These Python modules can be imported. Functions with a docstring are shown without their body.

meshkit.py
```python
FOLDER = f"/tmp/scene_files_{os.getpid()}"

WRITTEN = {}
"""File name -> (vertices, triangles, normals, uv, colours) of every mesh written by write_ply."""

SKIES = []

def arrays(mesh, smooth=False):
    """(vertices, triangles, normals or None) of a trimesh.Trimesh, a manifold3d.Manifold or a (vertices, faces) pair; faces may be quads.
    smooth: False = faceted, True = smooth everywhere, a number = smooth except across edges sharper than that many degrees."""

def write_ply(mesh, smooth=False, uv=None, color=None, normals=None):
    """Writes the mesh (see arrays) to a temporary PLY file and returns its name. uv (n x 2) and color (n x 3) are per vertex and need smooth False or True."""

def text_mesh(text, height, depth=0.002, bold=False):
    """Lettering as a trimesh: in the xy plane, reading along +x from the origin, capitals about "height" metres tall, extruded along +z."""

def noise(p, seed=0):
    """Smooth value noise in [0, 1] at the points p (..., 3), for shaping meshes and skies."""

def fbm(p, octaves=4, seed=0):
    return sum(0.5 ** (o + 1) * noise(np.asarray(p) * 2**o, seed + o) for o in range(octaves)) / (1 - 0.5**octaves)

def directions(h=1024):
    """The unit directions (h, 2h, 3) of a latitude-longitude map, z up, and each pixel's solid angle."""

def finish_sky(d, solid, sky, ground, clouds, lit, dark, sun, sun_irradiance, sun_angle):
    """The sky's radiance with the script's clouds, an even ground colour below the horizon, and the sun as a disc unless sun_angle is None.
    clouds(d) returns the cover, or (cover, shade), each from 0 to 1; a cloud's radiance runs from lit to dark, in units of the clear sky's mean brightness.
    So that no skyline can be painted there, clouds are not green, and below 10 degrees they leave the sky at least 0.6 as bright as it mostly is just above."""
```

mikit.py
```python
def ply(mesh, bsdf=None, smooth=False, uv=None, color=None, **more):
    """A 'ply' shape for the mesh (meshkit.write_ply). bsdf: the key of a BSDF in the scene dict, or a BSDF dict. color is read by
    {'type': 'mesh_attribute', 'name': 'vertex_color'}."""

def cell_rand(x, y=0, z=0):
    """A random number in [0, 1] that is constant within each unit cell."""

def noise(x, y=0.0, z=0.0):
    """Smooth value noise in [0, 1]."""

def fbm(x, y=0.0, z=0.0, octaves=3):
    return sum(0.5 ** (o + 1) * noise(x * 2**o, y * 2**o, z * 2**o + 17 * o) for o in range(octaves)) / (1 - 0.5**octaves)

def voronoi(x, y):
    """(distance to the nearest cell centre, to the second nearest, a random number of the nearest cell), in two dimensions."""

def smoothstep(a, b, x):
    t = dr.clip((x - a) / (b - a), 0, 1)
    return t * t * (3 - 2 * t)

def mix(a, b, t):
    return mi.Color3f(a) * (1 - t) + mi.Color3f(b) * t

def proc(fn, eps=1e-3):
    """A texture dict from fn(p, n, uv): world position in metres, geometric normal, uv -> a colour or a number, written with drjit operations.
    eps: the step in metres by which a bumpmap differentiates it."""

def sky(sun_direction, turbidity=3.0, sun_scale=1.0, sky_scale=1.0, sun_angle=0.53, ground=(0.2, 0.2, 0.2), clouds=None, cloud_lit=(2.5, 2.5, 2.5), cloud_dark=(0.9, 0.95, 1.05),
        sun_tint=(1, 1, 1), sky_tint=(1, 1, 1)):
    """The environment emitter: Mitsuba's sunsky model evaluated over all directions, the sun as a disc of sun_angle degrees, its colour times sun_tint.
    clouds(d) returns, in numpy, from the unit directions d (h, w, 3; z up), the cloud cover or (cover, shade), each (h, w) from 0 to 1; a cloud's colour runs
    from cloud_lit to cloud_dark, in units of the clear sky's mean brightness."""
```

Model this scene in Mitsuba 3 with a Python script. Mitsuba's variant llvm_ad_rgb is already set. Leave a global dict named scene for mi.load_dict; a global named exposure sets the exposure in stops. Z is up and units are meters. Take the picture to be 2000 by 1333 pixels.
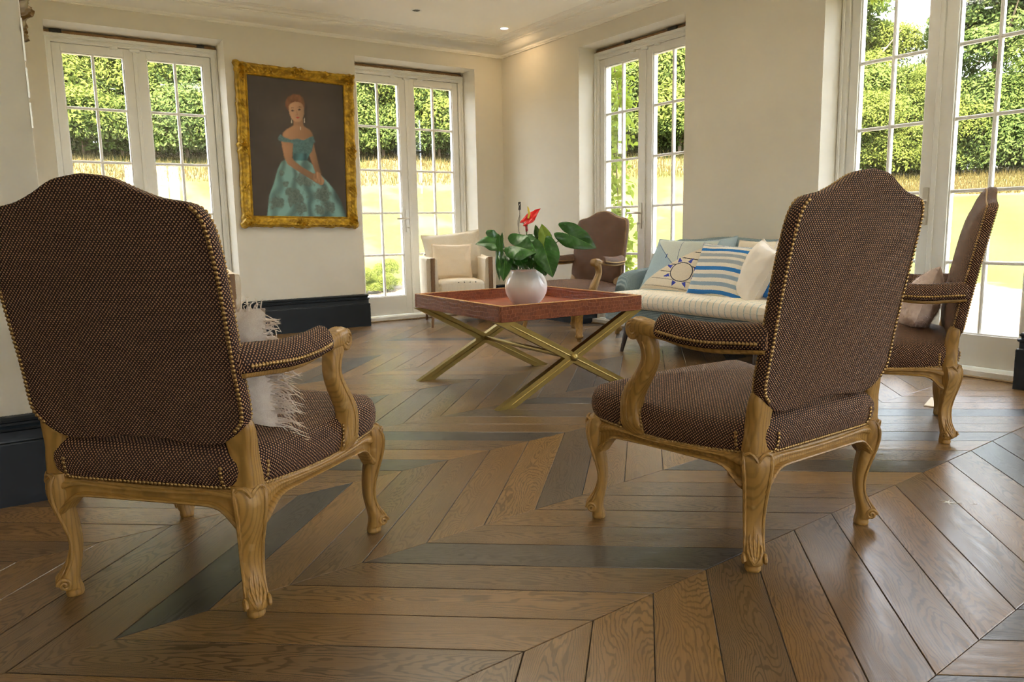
import math, random
import numpy as np
import trimesh
import drjit as dr
import mitsuba as mi
import mikit
import meshkit
from mikit import noise, fbm, voronoi, cell_rand, smoothstep, mix, proc
from shapely.geometry import Polygon, box as sbox

T = mi.ScalarTransform4f
scene, labels = {}, {}
PI = math.pi

# ------------------------------------------------------------------ camera, sky, sun, exposure
CAM_F, CAM_PITCH, CAM_ROLL, CAM_YAW, CAM_H = 1482.8, 0.1484, -0.0182, 0.5921, 0.935
_fw = np.array([math.sin(CAM_YAW) * math.cos(CAM_PITCH), math.cos(CAM_YAW) * math.cos(CAM_PITCH), -math.sin(CAM_PITCH)])
_r0 = np.array([math.cos(CAM_YAW), -math.sin(CAM_YAW), 0.0])
_u0 = np.cross(_r0, _fw)
_up = -math.sin(CAM_ROLL) * _r0 + math.cos(CAM_ROLL) * _u0
scene['camera'] = {'type': 'perspective', 'fov': math.degrees(2 * math.atan(1000 / CAM_F)), 'fov_axis': 'x', 'near_clip': 0.05,
                   'to_world': T().look_at(origin=[0, 0, CAM_H], target=[float(_fw[0]), float(_fw[1]), float(CAM_H + _fw[2])], up=[float(v) for v in _up])}
SUN = (-0.42, -0.52, 0.74)
exposure = 1.88


def _clouds(d):
    n = meshkit.fbm(d * np.array([2.2, 2.2, 4.0]), 4, seed=5)
    return 0.80 + 0.2 * np.clip((n - 0.45) * 4, 0, 1), np.clip((0.5 - n) * 2.0, 0, 0.35)


SKY_K = 13.5
scene['sky'] = mikit.sky(SUN, turbidity=3.5, sun_scale=SKY_K, sky_scale=SKY_K, clouds=_clouds, cloud_lit=(2.2, 2.35, 2.5), cloud_dark=(1.7, 1.85, 2.0),
                         ground=(0.25, 0.24, 0.12), sky_tint=(1.0, 1.0, 1.0), sun_tint=(1.0, 0.97, 0.86))
UNSEEN_LAMP = 125.0     # radiance of the unseen downlights, placed to light the room


# ------------------------------------------------------------------ helpers
def numbered(k):
    if k not in scene and k not in labels:
        return k
    n = 1
    while f'{k}_{n:03d}' in scene or f'{k}_{n:03d}' in labels:
        n += 1
    return f'{k}_{n:03d}'


def thing(name, label, cat=None, group=None, kind=None):
    key = numbered(name)
    d = {'label': label}
    if cat: d['category'] = cat
    if group: d['group'] = group
    if kind: d['kind'] = kind
    labels[key] = d
    return key


def put(name, shape, parent=None, label=None, kind=None, cat=None, group=None, to=None):
    key = numbered(name if parent is None else parent + '__' + name)
    s = dict(shape)
    if to is not None: s['to_world'] = to
    scene[key] = s
    d = {}
    if label: d['label'] = label
    if kind: d['kind'] = kind
    if cat: d['category'] = cat
    if group: d['group'] = group
    if d: labels[key] = d
    return key


ply = mikit.ply


def cat_(ms):
    return trimesh.util.concatenate([m for m in ms])


def cbox(lo, hi, c=0.003):
    lo, hi = np.array(lo, float), np.array(hi, float)
    c = min(c, 0.45 * float((hi - lo).min()))
    if c <= 0:
        return trimesh.creation.box(bounds=[lo, hi])
    pts = []
    for sx in (0, 1):
        for sy in (0, 1):
            for sz in (0, 1):
                p = np.where([sx, sy, sz], hi, lo)
                s = np.where([sx, sy, sz], -c, c)
                for k in range(3):
                    q = p + s
                    q[k] = p[k]
                    pts.append(q)
    return trimesh.convex.convex_hull(np.array(pts))


def xf(m, loc=(0, 0, 0), rz=0.0, rx=0.0, ry=0.0, sc=None):
    m = m.copy()
    M = np.eye(4)
    if sc is not None: M[:3, :3] = np.diag(sc)
    for a, ax in ((rx, [1, 0, 0]), (ry, [0, 1, 0]), (rz, [0, 0, 1])):
        if a: M = trimesh.transformations.rotation_matrix(a, ax) @ M
    M[:3, 3] += loc
    m.apply_transform(M)
    return m


def loft(rings, cap=True, close=False):
    """rings: list of (n,3) arrays with equal n."""
    R = np.array(rings)
    k, n = R.shape[:2]
    V = R.reshape(-1, 3)
    F = []
    kk = k if close else k - 1
    i = np.arange(n)
    j = (i + 1) % n
    for a in range(kk):
        b = (a + 1) % k
        F.append(np.stack([a * n + i, a * n + j, b * n + j], 1))
        F.append(np.stack([a * n + i, b * n + j, b * n + i], 1))
    F = np.vstack(F)
    if cap and not close:
        c0, c1 = R[0].mean(0), R[-1].mean(0)
        V = np.vstack([V, c0, c1])
        F = np.vstack([F, np.stack([np.full(n, k * n), j, i], 1), np.stack([np.full(n, k * n + 1), (k - 1) * n + i, (k - 1) * n + j], 1)])
    m = trimesh.Trimesh(V, F, process=False)
    if m.volume < 0: m.invert()
    return m


def tube(pts, rad, sides=8, cap=True, aspect=None, up=(0, 0, 1)):
    p = np.asarray(pts, float)
    rad = np.broadcast_to(rad, (len(p),))
    t = np.gradient(p, axis=0)
    t /= np.linalg.norm(t, axis=1, keepdims=True) + 1e-12
    rings = []
    a = np.cross(t[0], up)
    if np.linalg.norm(a) < 1e-3: a = np.cross(t[0], [1, 0, 0.1])
    a /= np.linalg.norm(a)
    ang = np.arange(sides) * 2 * PI / sides
    for k in range(len(p)):
        a = a - t[k] * (a @ t[k])
        a /= np.linalg.norm(a)
        b = np.cross(t[k], a)
        w, h = (1, 1) if aspect is None else aspect
        rings.append(p[k] + rad[k] * (np.cos(ang)[:, None] * a * w + np.sin(ang)[:, None] * b * h))
    return loft(rings, cap)


def curve(ctrl, n=24):
    """Catmull-Rom through the control points (any dimension)."""
    c = np.asarray(ctrl, float)
    c = np.vstack([2 * c[0] - c[1], c, 2 * c[-1] - c[-2]])
    out = []
    seg = len(c) - 3
    for t in np.linspace(0, seg - 1e-9, n):
        i = int(t)
        u = t - i
        p0, p1, p2, p3 = c[i:i + 4]
        out.append(0.5 * ((2 * p1) + (-p0 + p2) * u + (2 * p0 - 5 * p1 + 4 * p2 - p3) * u * u + (-p0 + 3 * p1 - 3 * p2 + p3) * u ** 3))
    return np.array(out)


def lathe(profile, n=48):
    p = np.asarray(profile, float)
    ang = np.arange(n) * 2 * PI / n
    rings = [np.stack([r * np.cos(ang), r * np.sin(ang), np.full(n, z)], 1) for r, z in p]
    return loft(rings, cap=True)


def extrude(poly, h, z0=0.0):
    m = trimesh.creation.extrude_polygon(poly, h, engine='earcut')
    m.apply_translation([0, 0, z0])
    return m


def sweep(path, prof, side=1, closed=False):
    """profile [(out, z)] along a 2-D polyline with mitred corners; out is to the left of the path (side=1) or the right (-1)."""
    P = np.asarray(path, float)
    n = len(P)
    rings = []
    for k in range(n):
        d0 = P[k] - P[k - 1] if k > 0 else P[1] - P[0]
        d1 = P[k + 1] - P[k] if k < n - 1 else P[-1] - P[-2]
        d0, d1 = d0 / np.linalg.norm(d0), d1 / np.linalg.norm(d1)
        n0, n1 = side * np.array([-d0[1], d0[0]]), side * np.array([-d1[1], d1[0]])
        m = n0 + n1
        m = m / (m @ n0)
        rings.append(np.array([[P[k][0] + m[0] * o, P[k][1] + m[1] * o, z] for o, z in prof]))
    m = loft(rings, cap=False)
    # caps by ear clipping
    tri = trimesh.creation.triangulate_polygon(Polygon(prof), engine='earcut')
    V, F = [m.vertices], [m.faces]
    for ring, fl in ((rings[0], False), (rings[-1], True)):
        uvp, ft = tri
        idx = [int(np.argmin(((np.array(prof) - q) ** 2).sum(1))) for q in uvp]
        f = np.array(idx)[ft]
        V.append(ring)
        F.append((f if fl else f[:, ::-1]) + sum(len(v) for v in V[:-1]))
    return trimesh.Trimesh(np.vstack(V), np.vstack(F), process=False)


def ico(r, c=(0, 0, 0), sub=2, sc=(1, 1, 1)):
    m = trimesh.creation.icosphere(subdivisions=sub, radius=r)
    m.apply_scale(sc)
    m.apply_translation(c)
    return m


def place(x, y, z=0.0, heading=90.0):
    """to_world for an object built facing +y, turned so that it faces the given compass angle (degrees from +x)."""
    return T().translate([x, y, z]).rotate([0, 0, 1], heading - 90.0)


def basis(loc, X, Y, Z):
    M = np.eye(4)
    M[:3, 0], M[:3, 1], M[:3, 2], M[:3, 3] = X, Y, Z, loc
    return T(M.tolist())


# ------------------------------------------------------------------ materials
def mat(name, d):
    scene['mat_' + name] = d
    return 'mat_' + name


def rgb(*c):
    return {'type': 'rgb', 'value': [float(v) for v in c]}


def princ(base, rough=0.5, two=True, **k):
    d = {'type': 'principled', 'base_color': base if isinstance(base, dict) else rgb(*base), 'roughness': rough, **k}
    return {'type': 'twosided', 'b': d} if two else d


def wall_fn(p, n, uv):
    t = fbm(p.x * 1.3, p.y * 1.3, p.z * 1.3, 3)
    return mix((0.620, 0.580, 0.490), (0.66, 0.62, 0.53), t)


WALL = mat('wall_paint', princ(proc(wall_fn), 0.75, specular=0.25))
CEIL = mat('ceiling_paint', princ((0.84, 0.81, 0.725), 0.85, specular=0.2))
CORN = mat('cornice_paint', princ((0.78, 0.745, 0.665), 0.7, specular=0.25))
WHITE = mat('white_paint', princ((0.74, 0.73, 0.69), 0.38, specular=0.45))
BASE = mat('baseboard_paint', princ((0.007, 0.011, 0.016), 0.32, specular=0.35))
GLASS = mat('pane_glass', {'type': 'thindielectric', 'int_ior': 1.5})
STEEL = mat('handle_steel', princ((0.62, 0.60, 0.55), 0.28, metallic=1.0))
BLACK = mat('black_plastic', princ((0.012, 0.012, 0.013), 0.45))
FOAM = mat('gap_wood', princ(proc(lambda p, n, uv: mix((0.20, 0.10, 0.05), (0.42, 0.27, 0.14), fbm(p.x * 25, p.y * 25, p.z * 60, 3))), 0.9))
OAKSTRIP = mat('sill_strip', princ((0.26, 0.17, 0.08), 0.5))


def board_fn(p, n, uv):
    bid = dr.floor(uv.x / 10.0)
    x = uv.x - bid * 10.0
    y = uv.y
    r1, r2, r3 = cell_rand(bid, 3), cell_rand(bid, 11), cell_rand(bid, 23)
    w = fbm(x * 1.7 + r1 * 31, y * 7.0 + r2 * 17, r3 * 9, 3)
    w2 = fbm(x * 5.0 + r2 * 11, y * 22.0, r1 * 9, 2)
    cx = (y + (r2 - 0.5) * 0.08)
    ph = cx * cx * 1100 * (0.35 + r3) + w * 22.0 + w2 * 3.4 + x * (3.0 + 4.0 * r1) + 0.5 * noise(x * 40, y * 160, r3)
    s = 0.5 + 0.5 * dr.sin(ph * 2 * PI * 1.5)
    line = smoothstep(0.55, 0.95, s) * (0.35 + 0.65 * fbm(x * 3 + 5, y * 12, r1 * 5, 2)) * smoothstep(0.05, 0.75, r2 + 0.25)
    pore = noise(x * 16, y * 420 + r1 * 50, r2 * 7)
    tone = fbm(x * 2.3 + r3 * 7, y * 6.0, r1 * 13, 3)
    light = mix((0.215, 0.118, 0.041), (0.118, 0.067, 0.027), tone)
    dark = mix((0.026, 0.026, 0.026), (0.050, 0.042, 0.034), tone)
    d = smoothstep(0.70, 0.90, r1) * 0.75 + smoothstep(0.2, 0.9, r3) * 0.40
    c = mix(light, dark, dr.minimum(d, 1.0))
    c = c * (1.0 - 0.62 * line) * (0.82 + 0.30 * pore)
    k1, k2 = x - 0.15 - 0.7 * r2, y + (r3 - 0.5) * 0.09
    knot = dr.exp(-(k1 * k1 * 900 + k2 * k2 * 4200)) * smoothstep(0.72, 0.80, r2)
    c = mix(c, (0.035, 0.024, 0.020), dr.minimum(knot * 0.9, 1))
    edge = smoothstep(0.0685, 0.0715, dr.abs(y))
    return mix(c, (0.018, 0.014, 0.012), edge * 0.75)


def board_rough(p, n, uv):
    return 0.25 + 0.13 * fbm(uv.x * 9, uv.y * 60, 0, 2)


def board_bump(p, n, uv):
    return 0.00011 * noise(uv.x * 5, uv.y * 240, 3)


BOARD = mat('oak_boards', {'type': 'bumpmap', 't': proc(board_bump, 6e-4), 'scale': 1.0, 'b': {'type': 'principled', 'base_color': proc(board_fn), 'roughness': proc(board_rough), 'specular': 0.55}})
JOINT = mat('floor_joint', princ((0.012, 0.010, 0.009), 0.8))


def fabric_fn(p, n, uv):
    s = 0.0098
    a, b = (uv.x + uv.y) / s, (uv.x - uv.y) / s
    fa, fb = a - dr.floor(a), b - dr.floor(b)
    ma, mb = dr.minimum(fa, 1 - fa), dr.minimum(fb, 1 - fb)
    dot = smoothstep(0.220, 0.290, ma) * smoothstep(0.220, 0.290, mb)
    v = cell_rand(dr.floor(a), dr.floor(b))
    col = mix((0.36, 0.200, 0.115), (0.46, 0.270, 0.16), v)
    return mix((0.014, 0.005, 0.005), col, dot)


FABRIC = mat('chair_fabric', princ(proc(fabric_fn), 0.8, specular=0.2, sheen=0.3))


def oak_fn(p, n, uv):
    g = fbm(p.x * 60, p.y * 60, p.z * 4, 3)
    l = 0.5 + 0.5 * dr.sin((p.x * 1.3 + p.y) * 420 + 9 * fbm(p.x * 18, p.y * 18, p.z * 5, 2) + p.z * 6)
    c = mix((0.235, 0.122, 0.027), (0.355, 0.205, 0.058), g)
    c = c * (1 - 0.24 * smoothstep(0.5, 1.0, l))
    return mix(c, (0.50, 0.36, 0.17), 0.30 * smoothstep(0.66, 0.8, fbm(p.x * 35, p.y * 35, p.z * 22, 3)))


OAK = mat('golden_oak', princ(proc(oak_fn), 0.42, specular=0.45))
NAIL = mat('brass_nails', princ((0.36, 0.235, 0.10), 0.34, metallic=1.0))
BRASS = mat('brushed_brass', princ(proc(lambda p, n, uv: mix((0.32, 0.23, 0.065), (0.43, 0.32, 0.11), fbm(p.x * 9, p.y * 9, p.z * 9, 3))), 0.40, metallic=1.0))


def gilt_fn(p, n, uv):
    t = fbm(p.x * 30, p.y * 30, p.z * 30, 3)
    return mix((0.30, 0.170, 0.016), (0.52, 0.315, 0.026), smoothstep(0.3, 0.7, t))


GILT = mat('gilt', princ(proc(gilt_fn), 0.42, metallic=0.55, specular=0.5))


def croc_cells(u, v):
    vx = u / 0.024 + 0.8 * noise(u * 19, v * 19, 3) + 0.5 * noise(u * 45, v * 45, 2)
    vy = v / 0.021 + 0.7 * noise(u * 17, v * 17, 8) + 0.3 * noise(u * 43, v * 43, 9)
    row = dr.floor(vy)
    vx = vx + 0.5 * (row - 2 * dr.floor(row / 2))
    fx, fy = vx - dr.floor(vx), vy - row
    e = dr.minimum(dr.minimum(fx, 1 - fx), dr.minimum(fy, 1 - fy))
    return e, cell_rand(dr.floor(vx), row, 5)


def croc_fn(p, n, uv):
    e, r = croc_cells(uv.x, uv.y)
    c = mix((0.115, 0.023, 0.006), (0.185, 0.044, 0.010), r * 0.6 + 0.4 * fbm(uv.x * 8, uv.y * 8, 1, 2))
    return mix((0.27, 0.085, 0.024), c, smoothstep(0.015, 0.055, e))


def croc_h(p, n, uv):
    e, r = croc_cells(uv.x, uv.y)
    return 0.0009 * smoothstep(0.0, 0.16, e)


CROC = mat('crocodile_leather', {'type': 'twosided', 'b': {'type': 'bumpmap', 't': proc(croc_h, 5e-4), 'scale': 1.0,
           'b': {'type': 'principled', 'base_color': proc(croc_fn), 'roughness': 0.34, 'specular': 0.5}}})
CROCTOP = mat('leather_floor', princ(proc(lambda p, n, uv: mix((0.20, 0.050, 0.022), (0.27, 0.075, 0.034), fbm(p.x * 14, p.y * 14, 0, 3))), 0.40))
TRIM = mat('tray_edge', princ((0.46, 0.24, 0.085), 0.45))
POT = mat('white_glaze', princ((0.80, 0.775, 0.76), 0.10, specular=0.6, clearcoat=0.6))
SOIL = mat('soil', princ((0.03, 0.02, 0.012), 0.95))


def linen(c1, c2, k=900):
    return proc(lambda p, n, uv: mix(c1, c2, 0.5 * noise(uv.x * k, uv.y * 60) + 0.5 * noise(uv.x * 60, uv.y * k)))


CREAM = mat('cream_linen', princ(linen((0.66, 0.585, 0.46), (0.76, 0.69, 0.56)), 0.9, specular=0.15, sheen=0.3))
CREAM2 = mat('peach_linen', princ(linen((0.72, 0.60, 0.44), (0.80, 0.68, 0.52)), 0.9, specular=0.15, sheen=0.3))
DARKOAK = mat('brown_wood', princ(proc(lambda p, n, uv: mix((0.10, 0.050, 0.018), (0.20, 0.105, 0.04), fbm(p.x * 50, p.y * 50, p.z * 5, 3))), 0.4))
MAHOG = mat('dark_leg_wood', princ((0.016, 0.008, 0.006), 0.35))


def cord_fn(p, n, uv):
    s = 0.5 + 0.5 * dr.sin(uv.x * 2 * PI / 0.011)
    t = fbm(uv.x * 9, uv.y * 9, 0, 3)
    return mix((0.135, 0.19, 0.215), (0.30, 0.375, 0.39), smoothstep(0.2, 0.9, s) * (0.55 + 0.6 * t))


CORD = mat('corduroy', {'type': 'twosided', 'b': {'type': 'bumpmap', 't': proc(lambda p, n, uv: 0.0011 * dr.sin(uv.x * 2 * PI / 0.011), 4e-4), 'scale': 1.0,
           'b': {'type': 'principled', 'base_color': proc(cord_fn), 'roughness': 0.85, 'specular': 0.2, 'sheen': 0.5}}})


def stripe_mattress(p, n, uv):
    f = uv.x / 0.049
    f = f - dr.floor(f)
    d = dr.abs(f - 0.5) * 0.049
    l = 1 - smoothstep(0.0022, 0.0038, d)
    g = noise(uv.x * 500, uv.y * 500)
    return mix(mix((0.70, 0.64, 0.53), (0.78, 0.72, 0.61), g), (0.30, 0.42, 0.43), l * 0.9)


MATT = mat('striped_ticking', princ(proc(stripe_mattress), 0.9, specular=0.15))


def band(x, a, b, s=0.004):
    return smoothstep(a - s, a + s, x) * (1 - smoothstep(b - s, b + s, x))


def segline(x, y, x0, y0, x1, y1, w):
    dx, dy = x1 - x0, y1 - y0
    L2 = dx * dx + dy * dy
    t = dr.clip(((x - x0) * dx + (y - y0) * dy) / L2, 0, 1)
    d = dr.sqrt(dr.square(x - x0 - t * dx) + dr.square(y - y0 - t * dy))
    return 1 - smoothstep(w, w + 0.006, d)


def sail_fn(p, n, uv):
    """front of the patchwork cushion; uv in 0..1, y up"""
    x, y = uv.x, uv.y
    lin = 0.93 + 0.10 * noise(x * 150, y * 150)
    c = mi.Color3f(0.36, 0.47, 0.53)
    pale = smoothstep(-0.006, 0.006, y + x - 0.98)
    c = mix(c, (0.56, 0.60, 0.55), pale)
    c = mix(c, (0.10, 0.14, 0.22), segline(x, y, 0.10, 0.86, 0.62, 0.36, 0.003) * 0.7)
    c = mix(c, (0.10, 0.14, 0.22), segline(x, y, 0.50, 0.95, 0.58, 0.48, 0.003) * 0.7)
    c = mix(c, (0.05, 0.10, 0.26), segline(x, y, 0.36, 0.64, 0.365, 0.57, 0.006))
    d = (x - 0.02) * 0.93 - (y - 0.03)          # > 0: lower right half
    low = smoothstep(-0.004, 0.004, d)
    cream = mi.Color3f(0.74, 0.67, 0.55)
    f = y * 7.3 + 0.35 * x
    f = f - dr.floor(f)
    ln = (1 - smoothstep(0.05, 0.075, dr.abs(f - 0.5))) * smoothstep(0.0, 0.05, d)
    dark = mix((0.40, 0.36, 0.30), (0.035, 0.03, 0.035), smoothstep(0.25, 0.4, y))
    cream = mix(cream, dark, ln)
    cx, cy = 0.70, 0.33
    rx, ry = x - cx, (y - cy)
    r = dr.sqrt(rx * rx + ry * ry)
    a = dr.atan2(ry, rx) / (2 * PI) * 8
    fa = dr.abs(a - dr.floor(a) - 0.5)
    tri = smoothstep(0.0, 0.01, r - 0.185) * smoothstep(0.0, 0.012, (0.29 - r) * 0.85 - fa * 0.0 - (0.5 - fa) * 0.0) * smoothstep(0.0, 0.02, 0.5 - fa - 0.5 + (0.29 - r) * 2.2)
    cream = mix(cream, (0.68, 0.61, 0.50), 1 - smoothstep(0.165, 0.172, r))
    cream = mix(cream, (0.05, 0.05, 0.07), 1 - smoothstep(0.005, 0.010, dr.abs(r - 0.168)))
    cream = mix(cream, (0.045, 0.060, 0.36), tri)
    return mix(c, cream, low) * lin


def blue_fn(p, n, uv):
    y = uv.y + 0.015 * dr.sin(uv.x * 7)
    c = mi.Color3f(0.76, 0.72, 0.64)
    for a, b, col in ((0.03, 0.10, (0.035, 0.17, 0.45)), (0.18, 0.25, (0.27, 0.36, 0.45)), (0.32, 0.39, (0.27, 0.36, 0.45)), (0.46, 0.53, (0.035, 0.17, 0.45)),
                      (0.60, 0.67, (0.33, 0.38, 0.42)), (0.72, 0.78, (0.33, 0.38, 0.42)), (0.83, 0.89, (0.035, 0.17, 0.45)), (0.94, 0.975, (0.38, 0.44, 0.48))):
        c = mix(c, col, band(y, a, b))
    return c * (0.93 + 0.10 * noise(uv.x * 150, uv.y * 150))


def swirl_fn(p, n, uv):
    c = mi.Color3f(0.77, 0.72, 0.65)
    e = dr.abs(uv.x - 0.10 - 0.02 * dr.sin(uv.y * 40))
    on = band(uv.y, 0.18, 0.55, 0.02)
    c = mix(c, (0.30, 0.38, 0.52), on * (1 - smoothstep(0.010, 0.018, e)))
    e2 = dr.abs(uv.x - 0.10 + 0.025 * dr.sin(uv.y * 40))
    c = mix(c, (0.30, 0.38, 0.52), on * (1 - smoothstep(0.006, 0.012, e2)))
    return c


def bluewhite_fn(p, n, uv):
    c = mi.Color3f(0.78, 0.73, 0.66)
    return mix(c, (0.03, 0.15, 0.47), band(uv.x, 0.10, 0.30, 0.008))


SAIL = mat('patchwork_print', princ(proc(sail_fn), 0.9, specular=0.15))
BLUESTRIPE = mat('blue_stripe_print', princ(proc(blue_fn), 0.9, specular=0.15))
SWIRL = mat('white_embroidered', princ(proc(swirl_fn), 0.9, specular=0.15))
BLUEWHITE = mat('blue_white_print', princ(proc(bluewhite_fn), 0.9, specular=0.15))
PALEBLUE = mat('pale_blue_cotton', princ(linen((0.36, 0.46, 0.52), (0.44, 0.54, 0.58)), 0.9, specular=0.15))
PINKWOOL = mat('pink_fluffy', princ(proc(lambda p, n, uv: mix((0.52, 0.40, 0.37), (0.72, 0.60, 0.54), fbm(p.x * 60, p.y * 60, p.z * 60, 3))), 1.0, specular=0.1, sheen=1.0))


def mohair_fn(p, n, uv):
    k = noise(uv.x * 320, uv.y * 320)
    return mix((0.56, 0.47, 0.41), (0.80, 0.73, 0.65), 0.5 * k + 0.5 * fbm(uv.x * 30, uv.y * 30, 2, 2))


MOHAIR = mat('mohair', princ(proc(mohair_fn), 1.0, specular=0.1, sheen=1.0))
PALEWOOD = mat('pale_strip', princ((0.72, 0.60, 0.42), 0.6))
CHALK = mat('chalk', princ((0.72, 0.72, 0.70), 0.9))
CABLE = mat('grey_cable', princ((0.30, 0.28, 0.25), 0.6))
METAL = mat('bead_metal', princ((0.55, 0.54, 0.50), 0.35, metallic=0.8))


def leafmat(name, c1, c2, k=1.2, trans=0.45):
    fn = lambda p, n, uv: mix(c1, c2, noise(p.x * k, p.y * k, p.z * k) * 0.6 + 0.4 * noise(p.x * 9 * k, p.y * 9 * k, p.z * 9 * k))
    return mat(name, {'type': 'principledthin', 'base_color': proc(fn), 'roughness': 0.55, 'diff_trans': trans * 2, 'eta': 1.35})


LEAF_A = leafmat('leaf_yellow_green', (0.090, 0.128, 0.028), (0.130, 0.165, 0.044))
LEAF_B = leafmat('leaf_mid_green', (0.078, 0.120, 0.034), (0.120, 0.165, 0.048))
LEAF_C = leafmat('leaf_dark_green', (0.060, 0.100, 0.034), (0.10, 0.145, 0.046))
LEAF_V = leafmat('leaf_vine', (0.15, 0.21, 0.025), (0.26, 0.31, 0.045), 9.0)
BARK = mat('bark', princ((0.16, 0.12, 0.08), 0.9))


def anth_fn(p, n, uv):
    v = dr.abs(uv.x)
    mid = 1 - smoothstep(0.006, 0.02, v)
    side = 0.5 + 0.5 * dr.sin((uv.y - v * 0.8) * 45)
    c = mix((0.008, 0.046, 0.006), (0.018, 0.080, 0.008), fbm(uv.x * 4, uv.y * 4, p.z * 6, 2))
    c = mix(c, (0.06, 0.15, 0.02), 0.8 * mid)
    return mix(c, (0.07, 0.16, 0.03), 0.25 * smoothstep(0.93, 1.0, side))


ANTH = mat('anthurium_leaf', princ(proc(anth_fn), 0.26, specular=0.32))
ANTH_Y = mat('young_leaf', princ((0.16, 0.26, 0.03), 0.35))
STEM = mat('plant_stem', princ((0.09, 0.14, 0.03), 0.5))
RED = mat('red_spathe', princ((0.62, 0.010, 0.012), 0.22, specular=0.6))
DRED = mat('dark_red_bud', princ((0.28, 0.010, 0.012), 0.3))
YELLOW = mat('yellow_spadix', princ((0.62, 0.50, 0.06), 0.5))

# ------------------------------------------------------------------ room shell
XA0, YA, XB = 0.147, 6.99, 4.63          # pier face, back wall face, right wall face
GA, GB = 7.2899, 4.8733                  # glass planes
CEIL_Z = 2.85
OPEN_W, OPEN_H = 1.320, 2.565
DOORS_A = [0.465, 2.9725]                # start X of the openings in the back wall
DOORS_B = [5.6975, 3.157, 0.62]          # start Y (running towards -Y) in the right wall; the last is unseen, lets in light
UNSEEN_DOORS_R = [3.6, 1.1]                     # start X (running towards -X) in the wall behind the camera; unseen, light the chair backs
YR, XL = -3.2, -3.2

# back wall
poly = sbox(XA0 - 0.25, -0.2, XB + 0.45, 3.0)
for a in DOORS_A: poly = poly.difference(sbox(a, -0.01, a + OPEN_W, OPEN_H))
m = extrude(poly, 0.40)
m.apply_transform(np.array([[1, 0, 0, 0], [0, 0, 1, YA], [0, 1, 0, 0], [0, 0, 0, 1.0]]))
m.invert()
put('wall_back', ply(m, WALL), kind='structure', label='beige painted back wall with two glazed door openings')
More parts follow.
